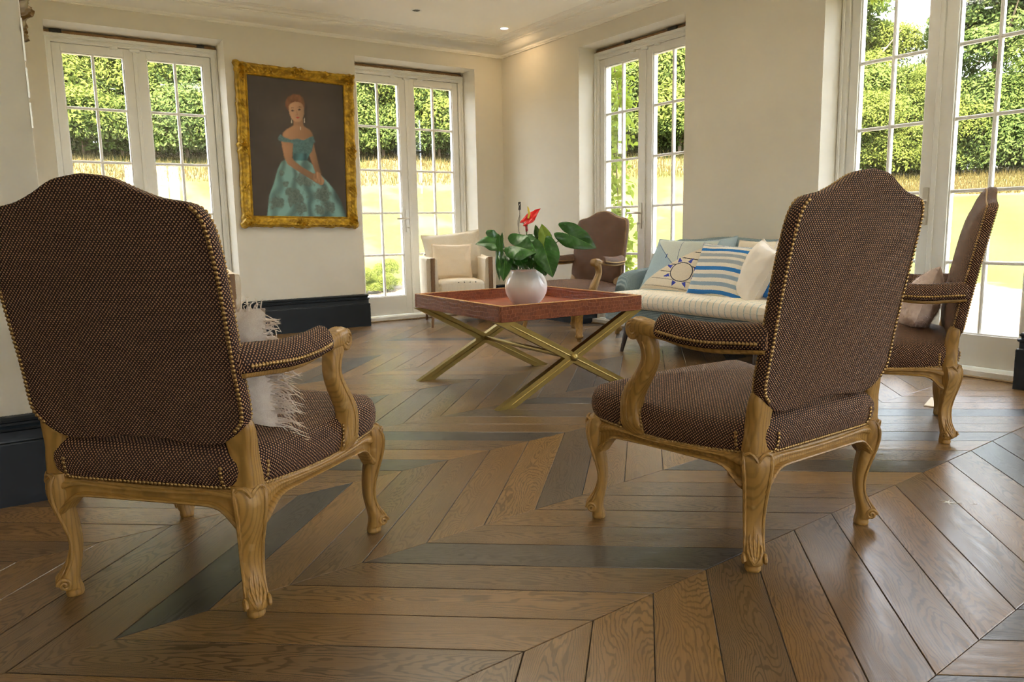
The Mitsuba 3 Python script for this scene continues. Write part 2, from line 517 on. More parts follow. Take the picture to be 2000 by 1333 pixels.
# right wall
poly = sbox(YR - 0.4, -0.2, YA, 3.0)
for a in DOORS_B: poly = poly.difference(sbox(a - OPEN_W, -0.01, a, OPEN_H))
m = extrude(poly, 0.40)
m.apply_transform(np.array([[0, 0, 1, XB], [1, 0, 0, 0], [0, 1, 0, 0], [0, 0, 0, 1.0]]))
put('wall_right', ply(m, WALL), kind='structure', label='beige painted right wall with deep door reveals')
# wall behind the camera
poly = sbox(XL - 0.4, -0.2, XB, 3.0)
for a in UNSEEN_DOORS_R: poly = poly.difference(sbox(a - OPEN_W, -0.01, a, OPEN_H))
m = extrude(poly, 0.40)
m.apply_transform(np.array([[1, 0, 0, 0], [0, 0, 1, YR - 0.4], [0, 1, 0, 0], [0, 0, 0, 1.0]]))
m.invert()
put('wall_behind', ply(m, WALL), kind='structure')
put('wall_left', ply(cbox((XA0 - 0.25, 3.13, 0), (XA0, YA, 3.0), 0.002), WALL), kind='structure', label='left wall returning towards the back wall')
put('wall_left_front', ply(cbox((XL, 3.13, 0), (XA0 - 0.25, 3.38, 3.0), 0.0), WALL), kind='structure', label='plain pale wall at the left edge behind the chair')
put('wall_far_left', ply(cbox((XL - 0.3, YR, 0), (XL, 3.38, 3.0), 0.0), WALL), kind='structure')
put('ceiling', ply(cbox((XL - 0.4, YR - 0.4, CEIL_Z), (XB + 0.42, YA + 0.42, 3.02), 0.0), CEIL), kind='structure', label='cream plaster ceiling')

# cornice
prof = [(0, 2.700), (0.014, 2.700), (0.014, 2.710), (0.020, 2.712), (0.024, 2.722), (0.024, 2.730), (0.030, 2.733)]
prof += [(0.030 + 0.048 * math.sin(t) ** 1.2, 2.733 + 0.075 * (1 - math.cos(t))) for t in np.linspace(0.15, PI / 2, 8)]
prof += [(0.088, 2.810), (0.088, 2.820), (0.118, 2.823), (0.124, 2.832), (0.128, 2.838), (0.150, 2.839), (0.158, 2.844), (0.185, 2.845), (0.190, 2.8495), (0.190, 2.8505), (0, 2.8505)]
m = sweep([(XL, 3.13), (XA0, 3.13), (XA0, YA), (XB, YA), (XB, YR)], prof, side=-1)
put('trim_1', ply(m, CORN, smooth=25), kind='structure', label='stepped white plaster cornice along the ceiling')

# baseboards
BB = [(0, 0), (0.034, 0), (0.034, 0.218), (0.031, 0.224), (0.024, 0.226), (0.022, 0.232), (0.022, 0.262), (0.030, 0.268), (0.031, 0.276), (0.024, 0.282), (0.017, 0.284),
      (0.017, 0.292), (0.024, 0.297), (0.025, 0.305), (0.018, 0.313), (0.006, 0.317), (0, 0.317)]


def baseboard(key, path, side, label=None):
    put(key, ply(sweep(path, BB, side), BASE, smooth=30), kind='structure', label=label)


ga, gb = 7.235, 4.818
baseboard('baseboard_back', [(DOORS_A[0] + OPEN_W, ga), (DOORS_A[0] + OPEN_W, YA), (DOORS_A[1], YA), (DOORS_A[1], ga)], -1, 'tall navy black baseboard under the portrait')
baseboard('baseboard_corner', [(DOORS_A[1] + OPEN_W, ga), (DOORS_A[1] + OPEN_W, YA), (XB, YA), (XB, DOORS_B[0]), (gb, DOORS_B[0])], -1, 'navy black baseboard in the far corner')
baseboard('baseboard_right', [(gb, DOORS_B[0] - OPEN_W), (XB, DOORS_B[0] - OPEN_W), (XB, DOORS_B[1]), (gb, DOORS_B[1])], -1, 'navy black baseboard behind the sofa')
baseboard('baseboard_right_end', [(gb, DOORS_B[1] - OPEN_W), (XB, DOORS_B[1] - OPEN_W), (XB, DOORS_B[2]), (gb, DOORS_B[2])], -1, 'navy black baseboard at the right edge beside the glazed door')
baseboard('baseboard_left', [(XL, 3.13), (XA0, 3.13), (XA0, YA), (DOORS_A[0], YA), (DOORS_A[0], ga)], -1, 'tall navy black baseboard on the left wall')


# ------------------------------------------------------------------ French doors: local a along the opening, b outwards, z up
GW, GG, GZ, GR = 0.4519, 0.1746, 0.2469, 0.4294      # glass width, gap between glasses, glass bottom, row height
GM = (OPEN_W - 2 * GW - GG) / 2
GTOP = GZ + 5 * GR


def frame_mesh():
    j, top = 0.056, 2.528
    out = []
    for a0, a1 in ((0.0, j), (OPEN_W - j, OPEN_W)):
        out.append(cbox((a0 + 0.002, -0.052, 0.0), (a1 - (0.002 if a0 > 0 else 0), 0.055, top), 0.004))
    out.append(cbox((0.002, -0.053, top - 0.066), (OPEN_W - 0.002, 0.055, top), 0.004))
    # applied cover moulding, proud of the frame
    for a0, a1 in ((0.002, 0.026), (OPEN_W - 0.026, OPEN_W - 0.002)):
        out.append(cbox((a0, -0.066, 0.0), (a1, -0.050, top), 0.005))
    out.append(cbox((0.002, -0.066, top - 0.028), (OPEN_W - 0.002, -0.050, top), 0.005))
    out.append(cbox((0.06, -0.058, top - 0.050), (OPEN_W - 0.06, -0.050, top - 0.036), 0.003))
    return cat_(out)


def leaf_mesh(side):
    """stiles and rails of one leaf; side 0 left, 1 right"""
    g0 = GM + side * (GW + GG)
    g1 = g0 + GW
    a0, a1 = (0.058, g1 + GG / 2 - 0.0015) if side == 0 else (g0 - GG / 2 + 0.0015, OPEN_W - 0.058)
    z0, z1, b0, b1 = 0.052, GTOP + 0.066, -0.034, 0.034
    out = [cbox((a0, b0, z0), (g0, b1, z1), 0.003), cbox((g1, b0, z0), (a1, b1, z1), 0.003),
           cbox((g0 - 0.002, b0, z0), (g1 + 0.002, b1, GZ), 0.003), cbox((g0 - 0.002, b0, GTOP), (g1 + 0.002, b1, z1), 0.003)]
    # glazing beads around the whole light
    for x0, x1, y0, y1 in ((g0, g0 + 0.008, GZ, GTOP), (g1 - 0.008, g1, GZ, GTOP), (g0, g1, GZ, GZ + 0.008), (g0, g1, GTOP - 0.008, GTOP)):
        out.append(cbox((x0, -0.024, y0), (x1, 0.024, y1), 0.003))
    if side == 0:
        out.append(cbox((g1 + GG / 2 - 0.018, -0.044, z0), (g1 + GG / 2 + 0.014, -0.033, z1), 0.004))     # astragal over the meeting stiles
    return cat_(out)


def handle_mesh():
    cx = GM + GW + 0.044
    pl = extrude(sbox(cx - 0.011, 0.912, cx + 0.011, 1.130).buffer(0.006), 0.010)
    pl.apply_transform(np.array([[1, 0, 0, 0], [0, 0, -1, -0.034], [0, 1, 0, 0], [0, 0, 0, 1.0]]))
    neck = tube([(cx, -0.040, 1.045), (cx, -0.085, 1.045)], 0.0095, 12)
    lev = tube(curve([(cx + 0.004, -0.083, 1.045), (cx - 0.02, -0.088, 1.046), (cx - 0.07, -0.086, 1.047), (cx - 0.135, -0.080, 1.046)], 12), [0.009] * 4 + [0.0085] * 8, 10, aspect=(0.9, 1.1))
    key = cat_([tube([(cx, -0.044, 0.955), (cx, -0.072, 0.955)], 0.0055, 8), xf(trimesh.creation.cylinder(0.012, 0.003, sections=14), (cx, -0.074, 0.950), ry=PI / 2),
                tube([(cx, -0.074, 0.942), (cx + 0.002, -0.076, 0.905)], [0.005, 0.003], 6), cbox((cx - 0.006, -0.079, 0.880), (cx + 0.008, -0.076, 0.908), 0.001)])
    return cat_([pl, neck, lev, key])


def strip_mesh(rng):
    """ragged filler in the gap above the frame"""
    n = 60
    xs = np.linspace(0.004, OPEN_W - 0.004, n)
    rings = []
    for k, x in enumerate(xs):
        d = 0.006 * rng.random()
        rings.append(np.array([[x, -0.040 + d, 2.529], [x, 0.04, 2.529], [x, 0.04, 2.561], [x, -0.034 + d * 1.4, 2.558 - 0.006 * rng.random()]]))
    return loft(rings)


_rng = np.random.default_rng(3)
D_FRAME = ply(frame_mesh(), WHITE)
D_LEAF = [ply(leaf_mesh(s), WHITE) for s in (0, 1)]
D_HANDLE = ply(handle_mesh(), STEEL, smooth=40)
D_SILL = ply(cat_([cbox((0.001, -0.115, -0.03), (OPEN_W - 0.001, 0.085, 0.044), 0.004)]), WHITE)
D_LIP = ply(cbox((0.002, -0.130, 0.0), (OPEN_W - 0.002, -0.116, 0.012), 0.003), OAKSTRIP)
D_GAP = ply(strip_mesh(_rng), FOAM)
D_PACK = [ply(cbox((a, -0.046, 2.530), (a + w, 0.01, 2.560), 0.002), BLACK) for a, w in ((0.055, 0.085), (1.16, 0.06), (0.40, 0.075), (0.93, 0.10))]
D_CATCH = [ply(cbox((a - w / 2, -0.060, z - 0.012), (a + w / 2, -0.032, z + 0.012), 0.003), WHITE) for a, w, z in
           ((OPEN_W / 2, 0.075, 2.450), (OPEN_W / 2 - 0.155, 0.055, 2.458), (OPEN_W / 2 + 0.155, 0.055, 2.458))]


def pane_quad(a0, a1, z0, z1):
    V = np.array([[a0, 0, z0], [a1, 0, z0], [a1, 0, z1], [a0, 0, z1]])
    return trimesh.Trimesh(V, [[0, 1, 2], [0, 2, 3]], process=False)


D_PANE, D_BAR = [[], []], [[], []]
for s in (0, 1):
    g0 = GM + s * (GW + GG)
    gm, g1 = g0 + GW / 2, g0 + GW
    for r in range(5):
        for a0, a1 in ((g0, gm), (gm, g1)):
            D_PANE[s].append(ply(pane_quad(a0, a1, GZ + r * GR, GZ + (r + 1) * GR), GLASS))
    D_BAR[s].append(ply(cat_([cbox((gm - 0.0105, -0.020, GZ), (gm + 0.0105, 0.020, GTOP), 0.006)]), WHITE))
    for r in range(1, 5):
        D_BAR[s].append(ply(cbox((g0, -0.019, GZ + r * GR - 0.0105), (g1, 0.019, GZ + r * GR + 0.0105), 0.006), WHITE))


def french_door(n, to, label, packs=(0, 1)):
    t = thing(f'door_{n}', label, kind='structure')
    put('frame', D_FRAME, t, to=to)
    put('sill', D_SILL, t, to=to)
    put('sill_strip', D_LIP, t, to=to, label='thin brown wooden strip')
    put('gap_strip', D_GAP, t, to=to, label='ragged brown unfinished gap above the frame')
    for k in packs: put('packer', D_PACK[k], t, to=to, label='black plastic packer')
    for d in D_CATCH: put('catch', d, t, to=to)
    for s in (0, 1):
        l = put('leaf', D_LEAF[s], t, to=to)
        for d in D_PANE[s]: put('pane', d, l, to=to)
        for d in D_BAR[s]: put('glazing_bar', d, l, to=to)
        if s == 0: put('handle', D_HANDLE, l, to=to, label='brushed steel lever handle with key')


TA = lambda x: basis((x, GA, 0), (1, 0, 0), (0, 1, 0), (0, 0, 1))
TB = lambda y: basis((GB, y, 0), (0, -1, 0), (1, 0, 0), (0, 0, 1))
TR = lambda x: basis((x, YR - (GA - YA), 0), (-1, 0, 0), (0, -1, 0), (0, 0, 1))
french_door(1, TA(DOORS_A[0]), 'white French doors left of the portrait, behind the big chair back')
french_door(2, TA(DOORS_A[1]), 'white French doors right of the portrait, behind the cream armchair', packs=())
french_door(3, TB(DOORS_B[0]), 'white French doors between the corner and the sofa wall', packs=(2, 3))
french_door(4, TB(DOORS_B[1]), 'white French doors at the right edge giving onto the lawn', packs=(2,))
french_door(5, TB(DOORS_B[2]), 'unseen white French doors beyond the right edge, placed to light the room', packs=())  # out of view, placed to let daylight in from the right
french_door(6, TR(UNSEEN_DOORS_R[0]), 'unseen white French doors behind the camera, placed to light the chair backs', packs=())  # this pair and the next are unseen, placed to light the chair backs
french_door(7, TR(UNSEEN_DOORS_R[1]), 'unseen white French doors behind the camera, placed to light the chair backs', packs=())

# ------------------------------------------------------------------ floor of chevron boards
TH = 1.6345 - PI / 2
du, dv = np.array([math.cos(TH), math.sin(TH)]), np.array([-math.sin(TH), math.cos(TH)])
SEAMS = [-0.665, -0.015, 0.624, 1.237, 1.8855, 2.541, 3.18, 3.82, 4.46, 5.10, 5.74, 6.38, 7.02]
PITCH, SLOPE = 0.2125, math.tan(math.radians(42.5))
room = Polygon([(-1.0, 3.128), (-1.0, -0.2), (XB, -0.2), (XB, YA), (XA0, YA), (XA0, 3.128)]).union(
    sbox(DOORS_A[0], YA - 0.01, DOORS_A[0] + OPEN_W, GA - 0.131)).union(sbox(DOORS_A[1], YA - 0.01, DOORS_A[1] + OPEN_W, GA - 0.131)).union(
    sbox(XB - 0.01, DOORS_B[0] - OPEN_W, GB - 0.131, DOORS_B[0])).union(sbox(XB - 0.01, DOORS_B[1] - OPEN_W, GB - 0.131, DOORS_B[1]))
put('floor', ply(cbox((XL - 0.3, YR - 0.4, -0.10), (XB + 0.38, GA + 0.10, -0.012), 0.0), JOINT), kind='structure', label='dark oak chevron parquet floor')


def visible(P):
    d = np.asarray(P) - [0, 0, CAM_H]
    z = d @ _fw
    if z < 0.3: return False
    r = math.cos(CAM_ROLL) * _r0 + math.sin(CAM_ROLL) * _u0
    x, y = 1000 + CAM_F * (d @ r) / z, 666.5 - CAM_F * (d @ _up) / z
    return -160 < x < 2160 and y < 1480


boards = []
rng = np.random.default_rng(11)
U0 = 1.0592 + (1.237 - 0.93) / SLOPE      # board edge on the seam v = 1.237
for k in range(len(SEAMS) - 1):
    v0, v1 = SEAMS[k], SEAMS[k + 1]
    rise = 1 if k % 2 == 0 else -1        # strip between .624 and 1.237 (k = 2) slopes up to the right
    run = (v1 - v0) / SLOPE * rise
    # edge position on the lower seam, continuous from strip to strip
    base = U0
    if k <= 2:
        kk = 3
        while kk > k:
            kk -= 1
            base -= (SEAMS[kk + 1] - SEAMS[kk]) / SLOPE * (1 if kk % 2 == 0 else -1)
    else:
        for kk in range(3, k):
            base += (SEAMS[kk + 1] - SEAMS[kk]) / SLOPE * (1 if kk % 2 == 0 else -1)
    ang = math.atan2(v1 - v0, run)
    ux, vx = np.array([math.cos(ang), math.sin(ang)]), np.array([-math.sin(ang), math.cos(ang)])
    for j in range(-40, 41):
        ub = base + j * PITCH
        q = [(ub, v0), (ub + PITCH, v0), (ub + PITCH + run, v1), (ub + run, v1)]
        c = np.mean(q, 0)
        W = [du * a + dv * b for a, b in q]
        if not any(visible((w[0], w[1], 0)) for w in W + [du * c[0] + dv * c[1]]): continue
        pg = Polygon(W).buffer(-0.0007, join_style=2).intersection(room)
        if pg.is_empty or pg.area < 0.002: continue
        for g in getattr(pg, 'geoms', [pg]):
            if g.area > 0.002: boards.append((g, c, ux, vx))
boards.sort(key=lambda b: np.hypot(*(b[0].centroid.coords[0])))


def board_mesh(g, lift):
    """prism with a small bevel round its top"""
    ring = np.array(g.exterior.coords)[:-1]
    inn = g.buffer(-0.0016, join_style=2)
    if inn.is_empty or inn.geom_type != 'Polygon' or len(inn.exterior.coords) != len(g.exterior.coords):
        return extrude(g, 0.012, -0.012 + lift)
    if Polygon(ring).exterior.is_ccw is False: ring = ring[::-1]
    ri = np.array(inn.exterior.coords)[:-1]
    if Polygon(ri).exterior.is_ccw is False: ri = ri[::-1]
    s = int(np.argmin(((ri - ring[0]) ** 2).sum(1)))
    ri = np.roll(ri, -s, 0)
    n = len(ring)
    V = np.vstack([np.c_[ring, np.full(n, -0.012)], np.c_[ring, np.full(n, lift - 0.0012)], np.c_[ri, np.full(n, lift)]])
    i = np.arange(n)
    j = (i + 1) % n
    F = []
    for a in (0, 1):
        F += [np.stack([a * n + i, a * n + j, (a + 1) * n + j], 1), np.stack([a * n + i, (a + 1) * n + j, (a + 1) * n + i], 1)]
    vt, ft = trimesh.creation.triangulate_polygon(Polygon(ri), engine='earcut')
    idx = np.array([int(np.argmin(((ri - q) ** 2).sum(1))) for q in vt])
    f = idx[ft] + 2 * n
    a, b, c3 = V[f[0, 0]], V[f[0, 1]], V[f[0, 2]]
    if np.cross(b - a, c3 - a)[2] < 0: f = f[:, ::-1]
    return trimesh.Trimesh(V, np.vstack(F + [f]), process=False)


rest = []
for bi, (g, c, ux, vx) in enumerate(boards):
    m = board_mesh(g, float(rng.uniform(-0.0004, 0.0003)))
    P = np.c_[m.vertices[:, :2] @ du, m.vertices[:, :2] @ dv] - c
    uv = np.c_[(P @ ux) + 0.5 + 10.0 * (bi + 1) + 2.0, P @ vx]
    s = ply(m, BOARD, uv=uv)
    put('board', s, 'floor')
N_BOARDS = len(boards)

# ------------------------------------------------------------------ Louis XV armchairs: local x right, y forward, origin on the floor between the rear feet
RX, FX, FY = 0.268, 0.338, 0.545          # rear half spacing, front half spacing, depth


def ring_scale(B, s, c):
    return c + (B - c) * s


def sup(n, e=2.6):
    a = (np.arange(n) + 0.5) * 2 * PI / n
    c, s_ = np.cos(a), np.sin(a)
    return np.stack([np.sign(c) * np.abs(c) ** (2 / e), np.sign(s_) * np.abs(s_) ** (2 / e)], 1)


def cabriole(foot, out, rear):
    """one leg: foot point on the floor, out = unit vector of its diagonal"""
    out = np.array([out[0], out[1], 0.0])
    out /= np.linalg.norm(out)
    side = np.array([-out[1], out[0], 0])
    base = np.array([foot[0], foot[1], 0.0])
    #      z      off    t      w
    S = [(0.000, 0.000, 0.019, 0.019), (0.006, 0.000, 0.022, 0.022), (0.016, 0.000, 0.021, 0.021), (0.020, 0.002, 0.022, 0.023), (0.026, 0.008, 0.026, 0.026), (0.042, 0.012, 0.027, 0.028),
         (0.062, 0.006, 0.023, 0.028), (0.085, -0.004, 0.018, 0.0265), (0.115, -0.011, 0.0165, 0.026), (0.150, -0.013, 0.0175, 0.027), (0.190, -0.007, 0.021, 0.029), (0.230, 0.003, 0.025, 0.032),
         (0.265, 0.010, 0.028, 0.035), (0.295, 0.012, 0.030, 0.038), (0.320, 0.008, 0.030, 0.039), (0.338, 0.000, 0.027, 0.037)]
    S = curve(S, 34)
    n = 24
    u = sup(n, 2.4)
    rings = []
    for z, o, t, w in S:
        # raised edge mouldings on both front edges of the leg and a soft centre ridge
        a = np.arctan2(u[:, 1], u[:, 0])
        k = 1 + 0.07 * np.exp(-((np.abs(a) - 0.95) / 0.22) ** 2) - 0.05 * np.exp(-((np.abs(a) - 0.55) / 0.20) ** 2) if z > 0.07 else np.ones(n)
        rings.append(base + out * (o + t * u[:, :1] * k[:, None]) + side * (w * u[:, 1:2] * k[:, None]) + [0, 0, z])
    parts = [loft(rings)]
    # scrolls on either side of the foot
    for sg in (-1, 1):
        c = base + out * 0.022 + side * sg * 0.0235 + [0, 0, 0.040]
        th = np.linspace(0, 3.6 * PI, 40)
        r = 0.016 * (1 - th / (3.9 * PI))
        sp = np.array([c + out * (rr * math.cos(t)) + np.array([0, 0, rr * math.sin(t)]) + side * sg * (0.004 + 0.004 * t / 11) for t, rr in zip(th, r)])
        parts.append(tube(sp, np.linspace(0.0050, 0.0032, 40), 6))
    # acanthus spray up the front of the ankle
    for k, (sg, h, sp_) in enumerate(((0, 0.125, 0.0), (1, 0.105, 0.011), (-1, 0.105, 0.011), (1, 0.080, 0.018), (-1, 0.080, 0.018))):
        pts = []
        for t in np.linspace(0, 1, 9):
            z = 0.030 + (h - 0.030) * t
            o, tt = np.interp(z, S[:, 0], S[:, 1]), np.interp(z, S[:, 0], S[:, 2])
            lat = sg * (sp_ * math.sin(t * 2.2) * (1 if t < 0.7 else 1.05))
            pts.append(base + out * (o + tt * (0.98 - 6.0 * abs(lat) ** 1.6 * 2)) + side * lat + [0, 0, z])
        parts.append(tube(pts, [0.0045, 0.005, 0.0045, 0.004, 0.0038, 0.0034, 0.003, 0.0022, 0.001], 6))
    # carved leaf lips at the knee
    for sg in (-1, 1):
        pts = [base + out * (0.037 - 0.016 * t ** 2) + side * sg * (0.037 * t) + [0, 0, 0.314 + 0.022 * math.sin(t * 2.6)] for t in np.linspace(0, 1, 10)]
        parts.append(tube(pts, np.linspace(0.0055, 0.004, 10), 6))
    # raised mouldings running down both front edges
    for sg in (-1, 1):
        pts = []
        for z in np.linspace(0.335, 0.060, 26):
            o, tt, ww = (np.interp(z, S[:, 0], S[:, k]) for k in (1, 2, 3))
            pts.append(base + out * (o + tt * 0.62) + side * sg * ww * 0.93 + [0, 0, z])
        parts.append(tube(pts, np.interp(np.linspace(0, 1, 26), [0, 0.1, 0.8, 1], [0.003, 0.0058, 0.0046, 0.002]), 7))
    return cat_(parts)


def rail_mesh(p0, p1, bow, zt, zb, n=36, nrm=None):
    """moulded seat rail from p0 to p1 (plan), bowed by bow; zt, zb: functions of t"""
    p0, p1 = np.array(p0, float), np.array(p1, float)
    t = np.linspace(0, 1, n)
    d = (p1 - p0) / np.linalg.norm(p1 - p0)
    nr = np.array(nrm, float) if nrm is not None else np.array([d[1], -d[0]])
    P = p0 + np.outer(t, p1 - p0) + np.outer(4 * t * (1 - t) * bow, nr)
    rings = []
    for k in range(n):
        zT, zB = zt(t[k]), zb(t[k])
        h = zT - zB
        pr = [(0.014, 0.0), (0.021, 0.03), (0.024, 0.10), (0.022, 0.18), (0.015, 0.23), (0.009, 0.27), (0.0085, 0.40), (0.010, 0.55), (0.013, 0.60), (0.019, 0.64), (0.0205, 0.72), (0.018, 0.80), (0.013, 0.84), (0.012, 0.92), (0.010, 1.0), (-0.018, 1.0), (-0.020, 0.5), (-0.018, 0.0)]
        rings.append(np.array([[P[k, 0] + nr[0] * o, P[k, 1] + nr[1] * o, zB + h * q] for o, q in pr]))
    return loft(rings), P


def zt_side(t): return 0.332 - 0.016 * math.sin(PI * t) + 0.020 * max(0, t - 0.55) ** 1.5
def zb_side(t): return 0.283 - 0.055 * math.exp(-(t / 0.075) ** 2) - 0.060 * math.exp(-((1 - t) / 0.075) ** 2) + 0.008 * math.sin(PI * t)
def zt_rear(t): return 0.336 - 0.014 * math.sin(PI * t)
def zb_rear(t): return 0.282 - 0.060 * math.exp(-(t / 0.08) ** 2) - 0.060 * math.exp(-((1 - t) / 0.08) ** 2)
def zt_front(t): return 0.345 - 0.018 * math.sin(2 * PI * t) ** 2
def zb_front(t): return 0.290 - 0.022 * math.sin(PI * t) ** 6 - 0.060 * math.exp(-(t / 0.07) ** 2) - 0.060 * math.exp(-((1 - t) / 0.07) ** 2)


def chair_rails():
    out = [rail_mesh((RX + 0.012, 0.02), (FX + 0.004, FY - 0.02), 0.012, zt_side, zb_side, nrm=(1, -0.13))[0],
           rail_mesh((-RX - 0.012, 0.02), (-FX - 0.004, FY - 0.02), 0.012, zt_side, zb_side, nrm=(-1, -0.13))[0],
           rail_mesh((-RX, -0.012), (RX, -0.012), -0.004, zt_rear, zb_rear, nrm=(0, -1))[0],
           rail_mesh((-FX, FY + 0.006), (FX, FY + 0.006), 0.030, zt_front, zb_front, nrm=(0, 1))[0]]
    # carved shell in the middle of the front rail
    for k in range(-3, 4):
        out.append(tube([(0.010 * k, FY + 0.060, 0.290), (0.014 * k, FY + 0.064, 0.312), (0.017 * k, FY + 0.060, 0.332)], [0.004, 0.006, 0.003], 6))
    return cat_(out)


def back_y(z):
    """rear face of the back at height z"""
    return -0.036 - 0.150 * (z - 0.48) - 0.060 * (z - 0.48) ** 2


def rear_post(sg):
    C = [(0.335, 0.268, 0.004, 0.037, 0.029), (0.37, 0.268, 0.002, 0.035, 0.028), (0.41, 0.267, 0.000, 0.032, 0.026), (0.45, 0.264, -0.004, 0.037, 0.025), (0.48, 0.260, -0.008, 0.041, 0.022), (0.50, 0.262, -0.010, 0.032, 0.018)]
    C = curve(C, 16)
    u = sup(16, 3.2)
    rings = [np.stack([sg * (x + w * u[:, 0]), y + t * u[:, 1], np.full(16, z)], 1) for z, x, y, w, t in C]
    ms = [loft(rings)]
    return cat_(ms)


def arm_post(sg):
    C = [(0.318, 0.332, 0.385, 0.018, 0.040), (0.345, 0.339, 0.386, 0.025, 0.044), (0.385, 0.343, 0.390, 0.026, 0.037), (0.425, 0.345, 0.386, 0.025, 0.036), (0.465, 0.345, 0.366, 0.024, 0.036),
         (0.505, 0.344, 0.338, 0.023, 0.031), (0.545, 0.343, 0.318, 0.022, 0.026), (0.580, 0.343, 0.318, 0.023, 0.026), (0.610, 0.343, 0.332, 0.024, 0.033), (0.640, 0.343, 0.350, 0.024, 0.040)]
    C = curve(C, 30)
    u = sup(16, 3.4)
    rings = [np.stack([sg * (x + w * u[:, 0]), y + t * u[:, 1], np.full(16, z)], 1) for z, x, y, w, t in C]
    ms = [loft(rings)]
    ms.append(tube([(sg * (x + w * 0.98), y, z) for z, x, y, w, t in C[4:26]], 0.0030, 6))
    return cat_(ms)


ARM = curve([(0.288, -0.042, 0.616), (0.305, 0.03, 0.610), (0.322, 0.10, 0.606), (0.336, 0.18, 0.612), (0.342, 0.26, 0.626), (0.344, 0.32, 0.640), (0.344, 0.365, 0.646)], 30)


def arm_wood(sg):
    u = sup(16, 3.0)
    rings = []
    n = len(ARM)
    for k, (x, y, z) in enumerate(ARM):
        t = k / (n - 1)
        w = 0.026 - 0.004 * math.sin(PI * t) + (0.004 if t > 0.8 else 0)
        h = 0.013 + 0.013 * max(0, min(1, (t - 0.66) / 0.2))
        rings.append(np.stack([sg * (x + w * u[:, 0]), np.full(16, y), z + h * u[:, 1]], 1))
    ms = [loft(rings)]
    # scrolled hand: a roll across the arm with a spiral on each cheek
    cx, cy, cz, r = 0.344, 0.366, 0.636, 0.031
    ang = np.linspace(0, 2 * PI, 28, endpoint=False)
    ms.append(loft([np.stack([np.full(28, sg * (cx + xx)), cy + (r - b) * np.cos(ang) * 0.95, cz + (r - b) * np.sin(ang)], 1) for xx, b in ((-0.0265, 0.004), (-0.0235, 0.0), (0.0235, 0.0), (0.0265, 0.004))]))
    for e in (-1, 1):
        th = np.linspace(0.4, 4.2 * PI, 46)
        rr = 0.021 * (1 - th / (4.6 * PI))
        ms.append(tube([(sg * cx + e * 0.0262, cy + a * math.cos(t), cz + a * math.sin(t)) for t, a in zip(th, rr)], 0.0032, 6))
    return cat_(ms)


def arm_pad(sg):
    n = 34
    path = curve([(0.278, -0.050, 0.638), (0.303, 0.025, 0.634), (0.321, 0.10, 0.630), (0.335, 0.18, 0.634), (0.342, 0.245, 0.643), (0.344, 0.285, 0.650)], n)
    a = np.linspace(-0.25, PI + 0.25, 17)
    prof = np.stack([np.cos(a), np.maximum(np.sin(a), -0.2)], 1)
    rings, uvs = [], []
    arc = 0.0
    for k, (x, y, z) in enumerate(path):
        t = k / (n - 1)
        w = 0.034
        h = 0.058 - 0.006 * t
        if t > 0.86:
            q = math.sqrt(max(0.0, 1 - ((t - 0.86) / 0.14) ** 2))
            w, h = w * (0.45 + 0.55 * q), h * (0.15 + 0.85 * q)
        ring = np.stack([sg * (x + w * prof[:, 0]), np.full(17, y), z + h * prof[:, 1] - 0.010], 1)
        if k: arc += np.linalg.norm(path[k] - path[k - 1])
        rings.append(ring)
        uvs.append(np.stack([(a - PI / 2) * 0.045, np.full(17, arc)], 1))
    m = loft(rings)
    uv = np.vstack(uvs + [np.array([[0, 0], [0, arc]])])
    return m, uv


def half_outline(pts):
    c = curve(pts, 90)
    return c


BK = half_outline([(0.0, 0.452), (0.06, 0.450), (0.13, 0.441), (0.20, 0.438), (0.250, 0.456), (0.292, 0.492), (0.301, 0.53), (0.299, 0.62), (0.301, 0.74), (0.302, 0.84), (0.298, 0.92), (0.290, 0.965), (0.270, 0.992),
                   (0.235, 1.001), (0.185, 1.010), (0.13, 1.030), (0.07, 1.056), (0.0, 1.066)])


def resample(P, n, close=True):
    Q = np.vstack([P, P[:1]]) if close else P
    L = np.r_[0, np.cumsum(np.linalg.norm(np.diff(Q, axis=0), axis=1))]
    s = np.linspace(0, L[-1], n, endpoint=not close)
    return np.stack([np.interp(s, L, Q[:, k]) for k in range(P.shape[1])], 1)


BACK_B = resample(np.vstack([BK, (BK * [-1, 1])[-2:0:-1]]), 150)      # closed outline (x, z), anticlockwise seen from the front?


def grow(B, d):
    """offset a closed outline outwards by d"""
    tn = np.roll(B, -1, 0) - np.roll(B, 1, 0)
    tn /= np.linalg.norm(tn, axis=1, keepdims=True)
    nr = np.stack([tn[:, 1], -tn[:, 0]], 1)
    c = B.mean(0)
    if ((B - c) * nr).sum() < 0: nr = -nr
    return B + nr * d


